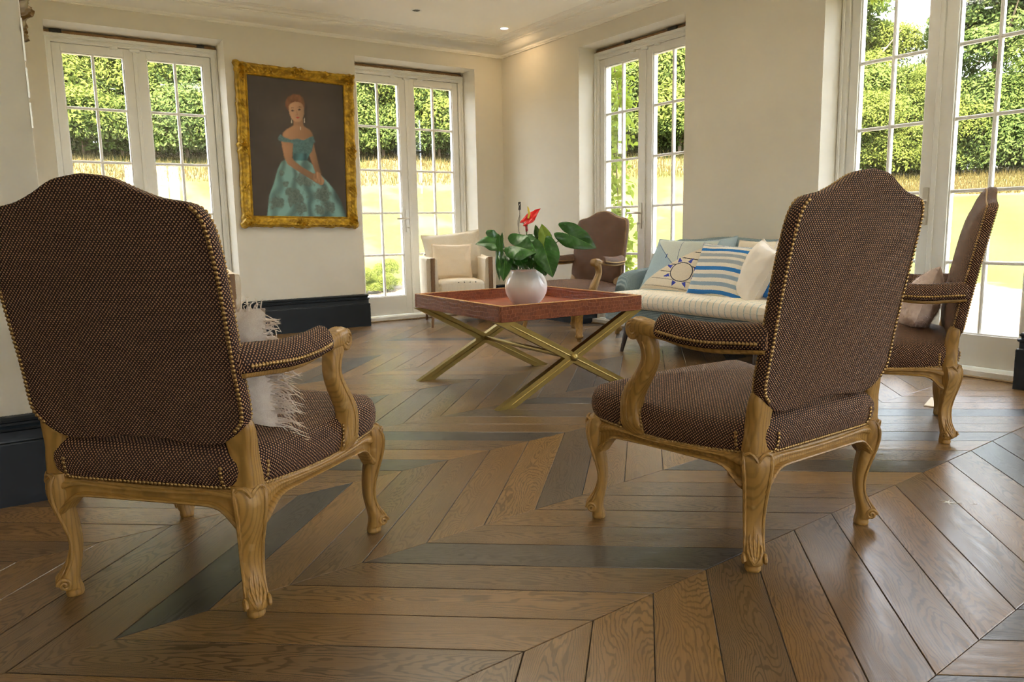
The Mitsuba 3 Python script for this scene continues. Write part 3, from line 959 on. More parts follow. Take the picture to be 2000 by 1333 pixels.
def back_mesh():
    c = np.array([0.0, 0.74])
    rings, uvs = [], []
    def add(B2, y_off, uv):
        rings.append(np.stack([B2[:, 0], np.array([back_y(z) for z in B2[:, 1]]) + y_off, B2[:, 1]], 1))
        uvs.append(uv)
    for s in (0.02, 0.2, 0.4, 0.6, 0.8, 0.93, 0.985):                 # rear face, almost flat
        B2 = ring_scale(BACK_B, s, c)
        add(B2, -0.004 * (1 - s ** 2), B2)
    uvl = BACK_B
    for d, y in ((0.000, 0.000), (0.002, 0.003), (0.003, 0.008), (0.004, 0.017), (0.003, 0.026), (-0.001, 0.033)):
        add(grow(BACK_B, d), y, grow(BACK_B, 0.0 + y * 1.0))
    for s, b in ((0.985, 0.040), (0.95, 0.048), (0.88, 0.056), (0.75, 0.064), (0.55, 0.071), (0.35, 0.075), (0.15, 0.077), (0.02, 0.077)):
        B2 = ring_scale(BACK_B, s, c)
        add(B2, b, ring_scale(grow(BACK_B, 0.038), s, c))
    m = loft(rings)
    uv = np.vstack(uvs + [[c], [c]])
    return m, uv


def seat_outline():
    """plan outline of the upholstery just above the rails (closed)"""
    h = [(0.0, -0.022), (0.12, -0.022), (0.215, -0.020), (0.272, -0.004), (0.290, 0.05), (0.307, 0.15), (0.322, 0.26), (0.334, 0.37), (0.345, 0.46), (0.350, 0.53), (0.322, 0.566), (0.24, 0.573), (0.12, 0.583), (0.0, 0.588)]
    H = curve(h, 80)
    return resample(np.vstack([H, (H * [-1, 1])[-2:0:-1]]), 150)


SEAT_B = seat_outline()


def seat_z0(B):
    t = np.clip(B[:, 1] / FY, 0, 1)
    side = 0.332 - 0.016 * np.sin(PI * t) + 0.020 * np.maximum(0, t - 0.55) ** 1.5
    return side - 0.004


def seat_mesh():
    c = np.array([0.0, 0.27])
    z0 = seat_z0(SEAT_B)
    rings, uvs = [], []
    for d, dz in ((-0.004, 0.0), (0.004, 0.006), (0.012, 0.022), (0.016, 0.045), (0.014, 0.066), (0.006, 0.086), (-0.008, 0.100)):
        B2 = grow(SEAT_B, d)
        rings.append(np.c_[B2, z0 + dz])
        uvs.append(grow(SEAT_B, 0.092 - dz * 0.98))
    for s in (0.92, 0.86, 0.78, 0.68, 0.56, 0.42, 0.28, 0.14, 0.02):
        B2 = ring_scale(grow(SEAT_B, -0.008), s, c)
        e = 1 - (s / 0.97) ** 2.2
        z = (z0 + 0.100) * s + (1 - s) * 0.425 + 0.052 * max(e, 0) + 0.004
        rings.append(np.c_[B2, z])
        uvs.append(B2)
    m = loft(rings)
    return m, np.vstack(uvs + [[c], [c]])


def nail_dots(P, N, r):
    """domed nails at points P with outward normals N as one mesh"""
    dome = trimesh.creation.icosphere(subdivisions=1, radius=r)
    V, F = [], []
    k = len(dome.vertices)
    for i, (p, nn) in enumerate(zip(P, N)):
        nn = nn / np.linalg.norm(nn)
        v = dome.vertices.copy()
        v = v - np.outer(v @ nn, nn) * 0.25
        V.append(v + p)
        F.append(dome.faces + i * k)
    return trimesh.Trimesh(np.vstack(V), np.vstack(F), process=False)


def chair_nails():
    P, N = [], []
    B = grow(BACK_B, -0.004)
    L = np.linalg.norm(np.diff(np.vstack([B, B[:1]]), axis=0), axis=1).sum()
    for y_off, ny, keep in ((-0.001, -1, lambda q: 0.47 < q[1] < 0.992), (0.036, 1, lambda q: True)):
        for q in resample(B, int(L / 0.0112)):
            if keep(q):
                P.append((q[0], back_y(q[1]) + y_off, q[1]))
                N.append((0, ny, 0))
    # along the seat rails
    B = grow(SEAT_B, 0.0055)
    R = resample(B, int(np.linalg.norm(np.diff(np.vstack([B, B[:1]]), axis=0), axis=1).sum() / 0.0112))
    tn = np.roll(R, -1, 0) - np.roll(R, 1, 0)
    nr = np.stack([tn[:, 1], -tn[:, 0]], 1)
    if ((R - R.mean(0)) * nr).sum() < 0: nr = -nr
    for q, z, nn in zip(R, seat_z0(R), nr):
        if abs(abs(q[0]) - 0.338) < 0.02 and 0.345 < q[1] < 0.425: continue
        P.append((q[0], q[1], z + 0.004))
        N.append((nn[0], nn[1], 0))
    for sg in (-1, 1):
        # up beside the rear posts and round the foot of the arm posts
        for k in range(5):
            dz = 0.010 + 0.0112 * k
            d = float(np.interp(dz, [0, .006, .022, .045, .066], [-.004, .004, .012, .016, .014]))
            P.append((sg * 0.224, -0.0205 - d - 0.001, 0.328 + dz)); N.append((0, -1, 0))
            P.append((sg * (0.2875 + d + 0.001), 0.040, 0.328 + dz)); N.append((sg, 0, 0))
        for s2 in (-1, 1):
            for k in range(6):
                P.append((sg * (0.352 - 0.0005 * k), 0.388 + s2 * (0.046 - 0.0025 * k), 0.338 + 0.0108 * k)); N.append((sg, 0, 0))
        # under the arm pads, on both cheeks
        A = resample(np.array([(x, y, z) for x, y, z in curve([(0.289, -0.030, 0.6310), (0.304, 0.025, 0.6290), (0.321, 0.10, 0.6250), (0.335, 0.18, 0.629), (0.342, 0.245, 0.638), (0.344, 0.284, 0.645)], 40)]), 31, close=False)
        for e in (-1, 1):
            for x, y, z in A:
                q = 0.0365 if y < 0.235 else 0.0365 * math.sqrt(max(0.02, 1 - ((y - 0.235) / 0.053) ** 2))
                P.append((sg * (x + e * q), y, z)); N.append((sg * e, 0, 0.2))
    return nail_dots(np.array(P, float), np.array(N, float), 0.0055)


def chair_parts():
    d = {}
    bm, buv = back_mesh()
    sm, suv = seat_mesh()
    d['seat'] = ply(sm, FABRIC, smooth=True, uv=suv)
    d['backrest'] = ply(bm, FABRIC, smooth=True, uv=buv)
    d['seat_rail'] = ply(chair_rails(), OAK, smooth=35)
    q = math.sqrt(0.5)
    d['legs'] = [ply(cabriole(f, o, r), OAK, smooth=40) for f, o, r in (((RX, 0), (q, -q), 1), ((-RX, 0), (-q, -q), 1), ((FX, FY), (q, q), 0), ((-FX, FY), (-q, q), 0))]
    d['posts'] = [ply(rear_post(s), OAK, smooth=35) for s in (1, -1)]
    d['armposts'] = [ply(arm_post(s), OAK, smooth=35) for s in (1, -1)]
    d['arms'] = [ply(arm_wood(s), OAK, smooth=35) for s in (1, -1)]
    d['pads'] = []
    for s in (1, -1):
        m, uv = arm_pad(s)
        d['pads'].append(ply(m, FABRIC, smooth=True, uv=uv))
    d['nails'] = ply(chair_nails(), NAIL, smooth=True)
    return d


CHAIR = chair_parts()


def fauteuil(x, y, heading, label):
    to = place(x, y, 0, heading)
    t = thing('armchair', label, 'armchair', 'checked Louis XV style armchairs round the table')
    put('backrest', CHAIR['backrest'], t, to=to)
    put('seat', CHAIR['seat'], t, to=to)
    put('seat_rail', CHAIR['seat_rail'], t, to=to, label='moulded golden oak seat rail')
    for d in CHAIR['legs']: put('leg', d, t, to=to)
    for d in CHAIR['posts']: put('back_post', d, t, to=to)
    for a, p, pd in zip(CHAIR['arms'], CHAIR['armposts'], CHAIR['pads']):
        k = put('arm', a, t, to=to)
        put('arm_post', p, k, to=to)
        put('arm_pad', pd, k, to=to, label='checked padded arm rest')
    put('nail_trim', CHAIR['nails'], t, to=to, kind='stuff', label='rows of domed brass nails')
    return t


fauteuil(0.267, 2.016, 42.0, 'large checked armchair at the left edge, its back to us, with a fringed cushion')
fauteuil(1.893, 1.268, 91.5, 'checked armchair right of centre, its back to us, nearest the right corner')
fauteuil(3.482, 1.695, 119.3, 'checked armchair seen from the side in front of the lawn doors')
fauteuil(4.409, 5.211, 186.4, 'checked armchair facing us in the far corner beside the sofa')


# ------------------------------------------------------------------ gilt frames and the portrait
def gilt_frame(w, h, iw, ih, seed=1, n=720, m=26):
    """ornate moulding between an inner rectangle iw x ih and an outer one w x h; local x, y in the wall plane, z out of it"""
    rg = np.random.default_rng(seed)
    per = []
    k = n // 4
    for side in range(4):
        t = np.linspace(-1, 1, k, endpoint=False)
        per += [((tt, 1), (1, -tt), (-tt, -1), (-1, tt))[side] for tt in t]
    C = np.array(per, float)
    inner, outer = C * [iw / 2, ih / 2], C * [w / 2, h / 2]
    # ornament strength along the frame: corners, centres, quarter points
    def orn(c):
        a = np.where(np.abs(c[:, 0]) >= 0.999, c[:, 1], c[:, 0])
        L = np.where(np.abs(c[:, 0]) >= 0.999, h, w) / 2
        corner = np.exp(-(((1 - np.abs(a)) * L) / 0.085) ** 2)
        mid = np.exp(-((a * L) / 0.070) ** 2)
        q = 0.45 * np.exp(-(((np.abs(a) - 0.52) * L) / 0.040) ** 2)
        return corner, mid, q
    co, mi_, q = orn(C)
    O = np.maximum(np.maximum(co, mi_), q)
    arc = np.r_[0, np.cumsum(np.linalg.norm(np.diff(outer, axis=0), axis=1))]
    scal = 0.013 * O * (0.6 + 0.5 * np.sin(arc * 110)) - 0.006 * (1 - O) * (0.5 + 0.5 * np.sin(arc * 31))
    nrm = outer / np.array([w / 2, h / 2])
    nrm = np.where(np.abs(nrm) >= 0.999, np.sign(nrm), 0)
    outer = outer + nrm * scal[:, None]
    T_ = np.linspace(0, 1, m)
    prof = np.interp(T_, [0, 0.05, 0.10, 0.16, 0.22, 0.40, 0.62, 0.74, 0.86, 0.95, 1.0], [0.018, 0.028, 0.028, 0.020, 0.024, 0.030, 0.046, 0.056, 0.050, 0.040, 0.022])
    V = []
    for j, t in enumerate(T_):
        P = inner + (outer - inner) * t
        swirl = meshkit.noise(np.c_[P * 70, np.zeros(len(P))], seed) + 0.6 * np.sin(P[:, 0] * 190 + 5 * meshkit.noise(np.c_[P * 25, np.ones(len(P))], seed + 3)) * np.sin(P[:, 1] * 190 + 5 * meshkit.noise(np.c_[P * 25, np.zeros(len(P))], seed + 7))
        z = prof[j] + np.sin(PI * min(1, max(0, (t - 0.12) / 0.88))) * (0.022 * O * (0.4 + swirl) + 0.0035 * swirl * (t > 0.2))
        V.append(np.c_[P, z])
    V.append(np.c_[outer, np.zeros(n)])
    V.append(np.c_[inner, np.zeros(n)])
    return loft(V, cap=False, close=True)


POLY = dict(
    hair=[(.376,.801),(.378,.835),(.401,.866),(.46,.894),(.525,.896),(.564,.871),(.579,.827),(.571,.792),(.56,.801),(.547,.825),(.507,.84),(.456,.827),(.422,.803),(.403,.773)],
    face=[(.407,.798),(.414,.753),(.432,.717),(.471,.697),(.514,.697),(.548,.72),(.568,.761),(.564,.816),(.536,.838),(.479,.843),(.428,.825)],
    neck=[(.453,.711),(.45,.666),(.381,.631),(.365,.602),(.611,.613),(.61,.643),(.556,.666),(.553,.721)],
    chest=[(.328,.576),(.34,.611),(.374,.635),(.45,.668),(.556,.671),(.62,.645),(.644,.624),(.655,.594),(.609,.572),(.557,.56),(.492,.568),(.42,.555),(.334,.552)],
    larm=[(.317,.546),(.328,.492),(.342,.433),(.374,.384),(.48,.336),(.594,.288),(.663,.257),(.726,.244),(.754,.265),(.729,.306),(.655,.322),(.539,.363),(.455,.406),(.424,.43),(.44,.541)],
    rarm=[(.601,.471),(.655,.552),(.678,.473),(.706,.382),(.73,.327),(.685,.318),(.656,.348),(.619,.426)],
    hands=[(.647,.32),(.678,.341),(.718,.331),(.729,.306),(.76,.276),(.741,.245),(.71,.241),(.674,.264),(.63,.279)],
    bodice=[(.282,.567),(.311,.598),(.357,.577),(.42,.565),(.493,.576),(.547,.565),(.61,.59),(.652,.602),(.679,.56),(.655,.549),(.637,.492),(.591,.445),(.575,.421),(.438,.418),(.433,.485),(.426,.537),(.376,.535),(.299,.552)],
    skirt=[(.348,.418),(.441,.424),(.575,.423),(.658,.381),(.729,.311),(.802,.261),(.875,.2),(.94,.117),(.982,.023),(.994,-.01),(.139,-.01),(.174,.152),(.225,.241),(.269,.341),(.309,.397)],
    waist=[(.441,.466),(.604,.471),(.575,.419),(.438,.416)], cast=[(.567,.866),(.6,.813),(.587,.712),(.557,.681),(.571,.792)],
    lips=[(.475,.729),(.499,.736),(.522,.733),(.501,.719)], eye1=[(.429,.774),(.447,.783),(.465,.776),(.446,.768)], eye2=[(.5,.784),(.519,.794),(.538,.788),(.518,.779)],
    brow1=[(.424,.789),(.447,.799),(.47,.794),(.447,.794)], brow2=[(.494,.8),(.523,.811),(.546,.805),(.523,.806)], nose=[(.482,.782),(.491,.752),(.473,.744),(.499,.742),(.497,.768)],
    ear1=[(.431,.715),(.439,.715),(.438,.685),(.43,.685)], ear2=[(.565,.731),(.571,.731),(.572,.693),(.563,.693)], pend=[(.521,.664),(.529,.664),(.527,.641),(.521,.641)])
BLOT = [(.238,.102,.079),(.345,.243,.043),(.491,.276,.064),(.455,.144,.107),(.494,.063,.071),(.737,.167,.1),(.693,.054,.057),(.307,.322,.036),(.592,.258,.057),(.823,.075,.064),(.371,.184,.043)]


def portrait(w, h, nx=210, ny=300):
    import shapely
    from scipy.ndimage import gaussian_filter
    u, v = np.meshgrid(np.linspace(0, 1, nx), np.linspace(0, 1, ny))
    P3 = np.stack([u * 8, v * 11, u * 0], -1)
    col = np.array([0.060, 0.046, 0.036]) * (0.75 + 0.5 * meshkit.fbm(P3 * 0.5, 4, 2))[..., None]
    col = col * (0.85 + 0.35 * np.exp(-((u - 0.5) ** 2 + (v - 0.75) ** 2) / 0.12))[..., None]

    def paint(name, c, blur=0.7, a=1.0):
        nonlocal col
        msk = gaussian_filter(shapely.contains_xy(Polygon(POLY[name]).buffer(0), u, v).astype(float), blur)[..., None] * a
        col = col * (1 - msk) + (np.array(c) if np.ndim(c) == 1 else c) * msk

    def shade(c, lo, hi, f):
        return np.array(c) * (lo + (hi - lo) * f)[..., None]

    paint('cast', (0.018, 0.012, 0.010), 3.0, 0.8)
    skin = (0.47, 0.255, 0.140)
    folds = 0.5 + 0.5 * np.sin((u - 0.5) / (1.05 - v) * 34 + 3 * meshkit.noise(P3 * 1.2, 4))
    sk = shade((0.19, 0.335, 0.315), 0.28, 1.25, np.clip(0.95 * folds + 0.6 * (0.55 - u) + 0.2, 0, 1))
    paint('skirt', sk, 1.0)
    lace = meshkit.fbm(np.stack([u * 70, v * 95, u * 0], -1), 3, 9)
    ins = gaussian_filter(shapely.contains_xy(Polygon(POLY['skirt']).buffer(0), u, v).astype(float), 1.0)
    for bx, by, br in BLOT:
        r = np.hypot((u - bx), (v - by) * 1.38) / br
        r = r + 1.5 * (meshkit.fbm(np.stack([u * 26, v * 34, u * 0 + bx * 9], -1), 3, 6) - 0.5)
        m = np.clip((1.05 - r) * 2.6, 0, 1) * ins
        c = np.array([0.125, 0.155, 0.130]) * (0.45 + 1.1 * lace)[..., None]
        col = col * (1 - 0.85 * m[..., None]) + c * 0.85 * m[..., None]
    paint('rarm', shade(skin, 0.85, 0.35, np.clip((u - 0.61) / 0.11, 0, 1)), 0.9)
    paint('neck', shade(skin, 0.95, 0.5, np.clip((u - 0.40) / 0.2, 0, 1)), 0.8)
    paint('chest', shade(skin, 1.0, 0.6, np.clip((u - 0.38) / 0.26, 0, 1)), 1.0)
    paint('bodice', shade((0.115, 0.215, 0.215), 0.5, 1.2, lace * 0.9 + 0.25 * (0.55 - u) * 4 * 0.3), 0.9)
    paint('waist', shade((0.060, 0.155, 0.165), 0.5, 1.5, np.clip(folds, 0, 1)), 1.0)
    paint('larm', shade(skin, 1.05, 0.55, np.clip(((u - 0.33) * 1.3 + (0.5 - v) * 0.25) / 0.3, 0, 1)), 0.9)
    paint('hands', shade(skin, 1.05, 0.55, meshkit.noise(np.stack([u * 60, v * 40, u * 0], -1), 5)), 0.8)
    paint('hair', shade((0.20, 0.080, 0.034), 0.5, 1.35, meshkit.fbm(np.stack([u * 34, v * 22, u * 0], -1), 3, 8)), 1.0)
    paint('face', shade((0.55, 0.325, 0.195), 1.05, 0.62, np.clip((u - 0.44) / 0.13, 0, 1)), 0.8)
    paint('nose', (0.33, 0.150, 0.075), 0.8, 0.6)
    for e in ('eye1', 'eye2'): paint(e, (0.045, 0.030, 0.025), 0.7, 0.95)
    for e in ('brow1', 'brow2'): paint(e, (0.09, 0.040, 0.022), 0.6, 0.9)
    paint('lips', (0.40, 0.035, 0.030), 0.6, 0.95)
    for e in ('ear1', 'ear2', 'pend'): paint(e, (0.62, 0.55, 0.47), 0.5, 1.0)
    V = np.stack([(u - 0.5) * w, (v - 0.5) * h, 0 * u], -1).reshape(-1, 3)
    i, j = np.meshgrid(np.arange(nx - 1), np.arange(ny - 1))
    a = (j * nx + i).ravel()
    F = np.vstack([np.stack([a, a + 1, a + nx + 1], 1), np.stack([a, a + nx + 1, a + nx], 1)])
    return trimesh.Trimesh(V, F, process=False), np.clip(col * 0.82, 0, 1).reshape(-1, 3)


CANVAS = mat('oil_canvas', {'type': 'twosided', 'b': {'type': 'principled', 'base_color': {'type': 'mesh_attribute', 'name': 'vertex_color'}, 'roughness': 0.5, 'specular': 0.18}})
ct, st = math.cos(0.019), math.sin(0.019)
TP = basis((2.384, YA - 0.012, 1.678), (ct, 0, -st), (st, 0, ct), (0, -1, 0))
t = thing('portrait_painting', 'oil portrait of a person in a teal ball gown in a carved gilt frame', 'painting')
put('frame', ply(gilt_frame(1.085, 1.415, 0.875, 1.210, 1), GILT, smooth=40), t, to=TP, label='carved gilt frame')
m, c = portrait(0.885, 1.220)
m.apply_translation([0, 0, 0.014])
put('canvas', ply(m, CANVAS, color=c), t, to=TP, label='painted canvas of a seated person with red hair')
put('backing', ply(cbox((-0.50, -0.66, -0.006), (0.50, 0.66, 0.010), 0.002), DARKOAK), t, to=TP)

TQ = basis((XA0 + 0.002, 3.30 + 0.55, 1.815 + 0.46), (0, 1, 0), (0, 0, 1), (1, 0, 0))
t = thing('gilt_picture', 'gilt framed picture, only its edge in view in the top left corner', 'painting')
put('frame', ply(gilt_frame(1.08, 0.90, 0.86, 0.68, 4, n=480, m=20), mat('dark_gilt', princ((0.13, 0.075, 0.016), 0.45, metallic=0.5)), smooth=40), t, to=TQ)
put('canvas', ply(cbox((-0.435, -0.345, 0.0), (0.435, 0.345, 0.014), 0.001), mat('dark_canvas', princ((0.05, 0.04, 0.03), 0.5))), t, to=TQ)


# ------------------------------------------------------------------ tray table on brass cross legs
tx, ty, hx, hy, zt_ = 2.570, 3.690, 0.468, 0.515, 0.540
TT = T().translate([tx, ty, 0]).rotate([0, 0, 1], -2.0)
t = thing('coffee_table', 'square tray coffee table in reddish crocodile leather on crossed brass legs', 'coffee table')


def slab_uv(lo, hi, axis):
    """chamfered board with uv along its length and height"""
    m = cbox(lo, hi, 0.002)
    v = np.asarray(m.vertices)
    return m, np.c_[v[:, axis] + (0 if axis == 0 else 3.7), v[:, 2] + v[:, 1 - axis]]


zb_ = zt_ - 0.082
for lo, hi, ax in (((-hx, -hy, zb_), (hx, -hy + 0.022, zt_), 0), ((-hx, hy - 0.022, zb_), (hx, hy, zt_), 0), ((-hx, -hy + 0.022, zb_), (-hx + 0.022, hy - 0.022, zt_), 1), ((hx - 0.022, -hy + 0.022, zb_), (hx, hy - 0.022, zt_), 1)):
    m, uv = slab_uv(lo, hi, ax)
    s_ = put('tray_side', ply(m, CROC, uv=uv), t, to=TT, label='side board in crocodile embossed leather')
    a, b = np.array(lo), np.array(hi)
    put('edge_band', ply(cbox((a[0], a[1], zt_ - 0.0005), (b[0], b[1], zt_ + 0.0025), 0.001), TRIM), s_, to=TT, label='tan worn top edge')
put('tray_floor', ply(cbox((-hx + 0.021, -hy + 0.021, zb_ + 0.002), (hx - 0.021, hy - 0.021, zb_ + 0.020), 0.001), CROCTOP), t, to=TT)


def bar_between(p, q, w, d, axis=1):
    """flat bar in the xz plane at y = p[1], cut level at both ends"""
    p, q = np.array(p, float), np.array(q, float)
    dx, dz = q[0] - p[0], q[2] - p[2]
    hw = w / 2 * math.hypot(dx, dz) / abs(dz)
    y0, y1 = p[1] - d / 2, p[1] + d / 2
    pts = [(p[0] - hw, y, p[2]) for y in (y0, y1)] + [(p[0] + hw, y, p[2]) for y in (y0, y1)] + [(q[0] - hw, y, q[2]) for y in (y0, y1)] + [(q[0] + hw, y, q[2]) for y in (y0, y1)]
    return trimesh.convex.convex_hull(np.array(pts))


for yy in (-0.475, 0.475):
    for sg in (1, -1):
        lg = put('leg', ply(bar_between((-sg * 0.435, yy, 0.0), (sg * 0.435, yy, zb_ - 0.001), 0.052, 0.036 if sg > 0 else 0.0359), BRASS), t, to=TT)
        for e in (-1, 1):        # raised fillets along the faces
            d = np.array([sg * 0.87, 0, zb_])
            d /= np.linalg.norm(d)
            n_ = np.array([-d[2], 0, d[0]])
            a, b = np.array([-sg * 0.43, yy + e * 0.018, 0.004]) + 0.013 * n_ * 0, np.array([sg * 0.43, yy + e * 0.018, zb_ - 0.006])
            put('fillet', ply(tube([a + d * 0.03, b - d * 0.03], 0.0035, 6), BRASS), lg, to=TT)
    rz = [(0.0, -0.018), (0.022, -0.016), (0.026, -0.009), (0.020, -0.006), (0.017, 0.0), (0.022, 0.006), (0.018, 0.014), (0.008, 0.019), (0.0, 0.020)]
    put('boss', ply(xf(lathe([(max(r, 0.0005), z) for r, z in rz], 20), (0, yy + (0.022 if yy > 0 else -0.022), zb_ / 2), rx=PI / 2 * (-1 if yy > 0 else 1)), BRASS, smooth=40), t, to=TT, label='turned brass boss')
put('stretcher', ply(tube([(0, -0.46, zb_ / 2), (0, 0.46, zb_ / 2)], 0.014, 16), BRASS, smooth=40), t, to=TT)


# ------------------------------------------------------------------ potted anthurium
px, py, pz = 2.600, 3.705, zb_ + 0.0205
t = thing('potted_anthurium', 'red anthurium with glossy green leaves in a round white pot on the tray table', 'potted plant')
prof = [(0.0005, 0.0), (0.060, 0.0), (0.072, 0.004), (0.098, 0.030), (0.117, 0.062), (0.126, 0.098), (0.124, 0.128), (0.113, 0.158), (0.098, 0.182), (0.090, 0.196), (0.088, 0.203), (0.091, 0.210), (0.089, 0.213), (0.084, 0.211), (0.082, 0.203), (0.084, 0.195), (0.080, 0.185), (0.0005, 0.185)]
P_ = curve(prof[:14], 60)
P_[:, 0] = np.maximum(P_[:, 0], 0.0005)
put('pot', ply(xf(lathe(np.vstack([P_, prof[14:]]), 64), (px, py, pz)), POT, smooth=40), t, label='round white glazed pot')
put('soil', ply(xf(lathe([(0.0005, 0.183), (0.082, 0.183), (0.070, 0.192), (0.0005, 0.197)], 24), (px, py, pz)), SOIL), t)


def heart(length, width, droop=0.25, fold=0.18, lobes=0.44, twist=0.0, seed=0):
    """heart-shaped leaf: attached at the origin, tip at +y, face +z; with thickness"""
    rg = np.random.default_rng(seed)
    half = curve([(0.0, 0.0), (0.05, -lobes * 0.55), (0.20, -lobes), (0.37, -lobes * 0.72), (0.48, -0.02), (0.49, 0.18), (0.42, 0.42), (0.28, 0.66), (0.12, 0.87), (0.0, 1.0)], 34)
    B = np.vstack([half, (half * [-1, 1])[-2:0:-1]])
    n = len(B)
    c = np.array([0.0, 0.30])
    fr = np.linspace(0, 1, 9)
    top, uv = [], []
    ph = rg.random(3) * 6
    for f in fr:
        # rings shrink towards the midrib
        R = c * (1 - f) + B * f
        R = np.c_[R[:, 0], R[:, 1]]
        X, Y = R[:, 0] * width, R[:, 1] * length
        yy = R[:, 1]
        z = -droop * length * np.clip(yy, 0, 2) ** 2 - 0.5 * droop * length * np.clip(-yy, 0, 1) + fold * width * np.abs(R[:, 0]) - 0.55 * fold * width * (2 * np.abs(R[:, 0])) ** 3
        z += 0.055 * width * np.sin(8 * yy + ph[0] + 3 * R[:, 0]) * np.abs(R[:, 0]) * 2
        X = X + twist * Y * Y / length
        top.append(np.c_[X, Y, z])
        uv.append(R)
    V = np.vstack(top)
    F = []
    i = np.arange(n)
    j = (i + 1) % n
    for k in range(len(fr) - 1):
        F += [np.stack([k * n + i, k * n + j, (k + 1) * n + j], 1), np.stack([k * n + i, (k + 1) * n + j, (k + 1) * n + i], 1)]
    m = trimesh.Trimesh(V, np.vstack(F), process=False)
    m.fix_normals() if False else None
    th = 0.0012
    N = len(V)
    V2 = np.vstack([V, V - [0, 0, th]])
    F1 = np.vstack(F)
    a = F1[0]
    e = np.stack([(len(fr) - 1) * n + i, (len(fr) - 1) * n + j], 1)
    F2 = np.vstack([F1, F1[:, ::-1] + N, np.stack([e[:, 0], e[:, 1], e[:, 1] + N], 1), np.stack([e[:, 0], e[:, 1] + N, e[:, 0] + N], 1)])
    U = np.vstack(uv)
    return trimesh.Trimesh(V2, F2, process=False), np.vstack([U, U])


VIEW = np.array([-0.56, -0.80, 0.22])


def leaf_at(att, tip, width, facing, bsdf, droop=0.22, fold=0.2, seed=0, twist=0.0):
    att, tip = np.array(att), np.array(tip)
    L = np.linalg.norm(tip - att)
    Y = (tip - att) / L
    Z = np.array(facing, float)
    Z -= Y * (Z @ Y)
    Z /= np.linalg.norm(Z)
    X = np.cross(Y, Z)
    m, uv = heart(L, width, droop, fold, seed=seed, twist=twist)
    # aim the drooped tip at its point
    M = np.eye(4)
    M[:3, 0], M[:3, 1], M[:3, 2], M[:3, 3] = X, Y, Z, att
    m.apply_transform(M)
    return ply(m, bsdf, smooth=True, uv=uv)


LEAVES = [  # attachment, tip, width, facing, droop
    ((2.397, 3.761, .867), (2.492, 3.750, .822), .130, (-.6, -.65, .5), .12, ANTH), ((2.401, 3.73, .844), (2.290, 3.741, .862), .105, (-.5, -.6, .6), .25, ANTH),
    ((2.403, 3.689, .824), (2.350, 3.634, .640), .070, (-.95, -.1, .2), .1, ANTH), ((2.414, 3.646, .759), (2.362, 3.59, .645), .100, (-.6, -.7, .3), .15, ANTH),
    ((2.459, 3.604, .831), (2.552, 3.527, .800), .190, (-.35, -.75, .55), .12, ANTH), ((2.608, 3.523, .808), (2.607, 3.448, .656), .160, (-.5, -.75, .35), .12, ANTH),
    ((2.678, 3.608, .857), (2.672, 3.640, .955), .085, (-.7, -.6, .2), .05, ANTH_Y), ((2.780, 3.520, .890), (2.910, 3.418, .812), .150, (-.62, -.72, .32), .12, ANTH),
    ((2.515, 3.667, .781), (2.53, 3.619, .70), .120, (-.5, -.8, .3), .1, ANTH), ((2.599, 3.644, .778), (2.572, 3.615, .695), .110, (-.5, -.8, .35), .1, ANTH),
    ((2.66, 3.692, .853), (2.653, 3.740, .90), .085, (-.5, -.7, .5), .15, ANTH), ((2.672, 3.68, .89), (2.670, 3.70, .950), .045, (-.8, -.4, .2), .05, ANTH),
    ((2.627, 3.595, .737), (2.639, 3.555, .655), .100, (-.4, -.8, .4), .1, ANTH), ((2.636, 3.667, .828), (2.655, 3.633, .770), .110, (-.5, -.7, .5), .15, ANTH),
    ((2.493, 3.71, .739), (2.517, 3.674, .688), .090, (-.6, -.7, .4), .1, ANTH), ((2.56, 3.74, .80), (2.50, 3.80, .77), .12, (-.3, -.3, .9), .2, ANTH),
    ((2.66, 3.76, .82), (2.73, 3.82, .78), .12, (.1, -.2, .95), .2, ANTH), ((2.58, 3.66, .86), (2.60, 3.60, .82), .11, (-.4, -.6, .7), .15, ANTH)]
for k, (a, b, w, fc, dr_, bs) in enumerate(LEAVES):
    put('leaf', leaf_at(a, b, w, fc, bs, droop=dr_, seed=k), t, label='pale young leaf' if bs == ANTH_Y else None)
    a = np.array(a)
    root = np.array([px, py, pz + 0.19]) + 0.05 * np.array([math.cos(k * 2.4), math.sin(k * 2.4), 0]) * 0.9
    mid = (a + root) / 2 + np.array([0.3 * (root - a)[0] * -0.1, 0, 0.03])
    put('leaf_stem', ply(tube(curve([root, mid, a - np.array([0, 0, 0.004])], 12), 0.0028, 7), STEM, smooth=True), t)
fl = [((2.586, 3.69, .68), (2.588, 3.68, .84), (2.600, 3.680, .975))]
put('flower_stem', ply(tube(curve(fl[0], 14), 0.003, 8), STEM, smooth=True), t)
sp = put('spathe', leaf_at((2.601, 3.680, .978), (2.668, 3.640, 1.040), .070, (-.55, -.45, .55), RED, droop=-0.05, fold=0.35, seed=30), t, label='red flower spathe')
put('spadix', ply(tube(curve([(2.603, 3.676, .985), (2.608, 3.674, 1.015), (2.606, 3.684, 1.056)], 10), [.0065] * 7 + [.006, .0045, .002], 8), YELLOW, smooth=True), sp, label='yellow spadix')
put('flower_stem', ply(tube(curve([(2.592, 3.69, .68), (2.592, 3.682, .80), (2.589, 3.677, .913)], 12), 0.0026, 8), STEM, smooth=True), t)
put('flower_bud', ply(tube(curve([(2.589, 3.677, .910), (2.591, 3.677, .930), (2.584, 3.684, .952), (2.572, 3.699, .969)], 14), np.interp(np.linspace(0, 1, 14), [0, .15, .5, 1], [.004, .009, .007, .001]), 8), DRED, smooth=True), t, label='furled dark red bud')


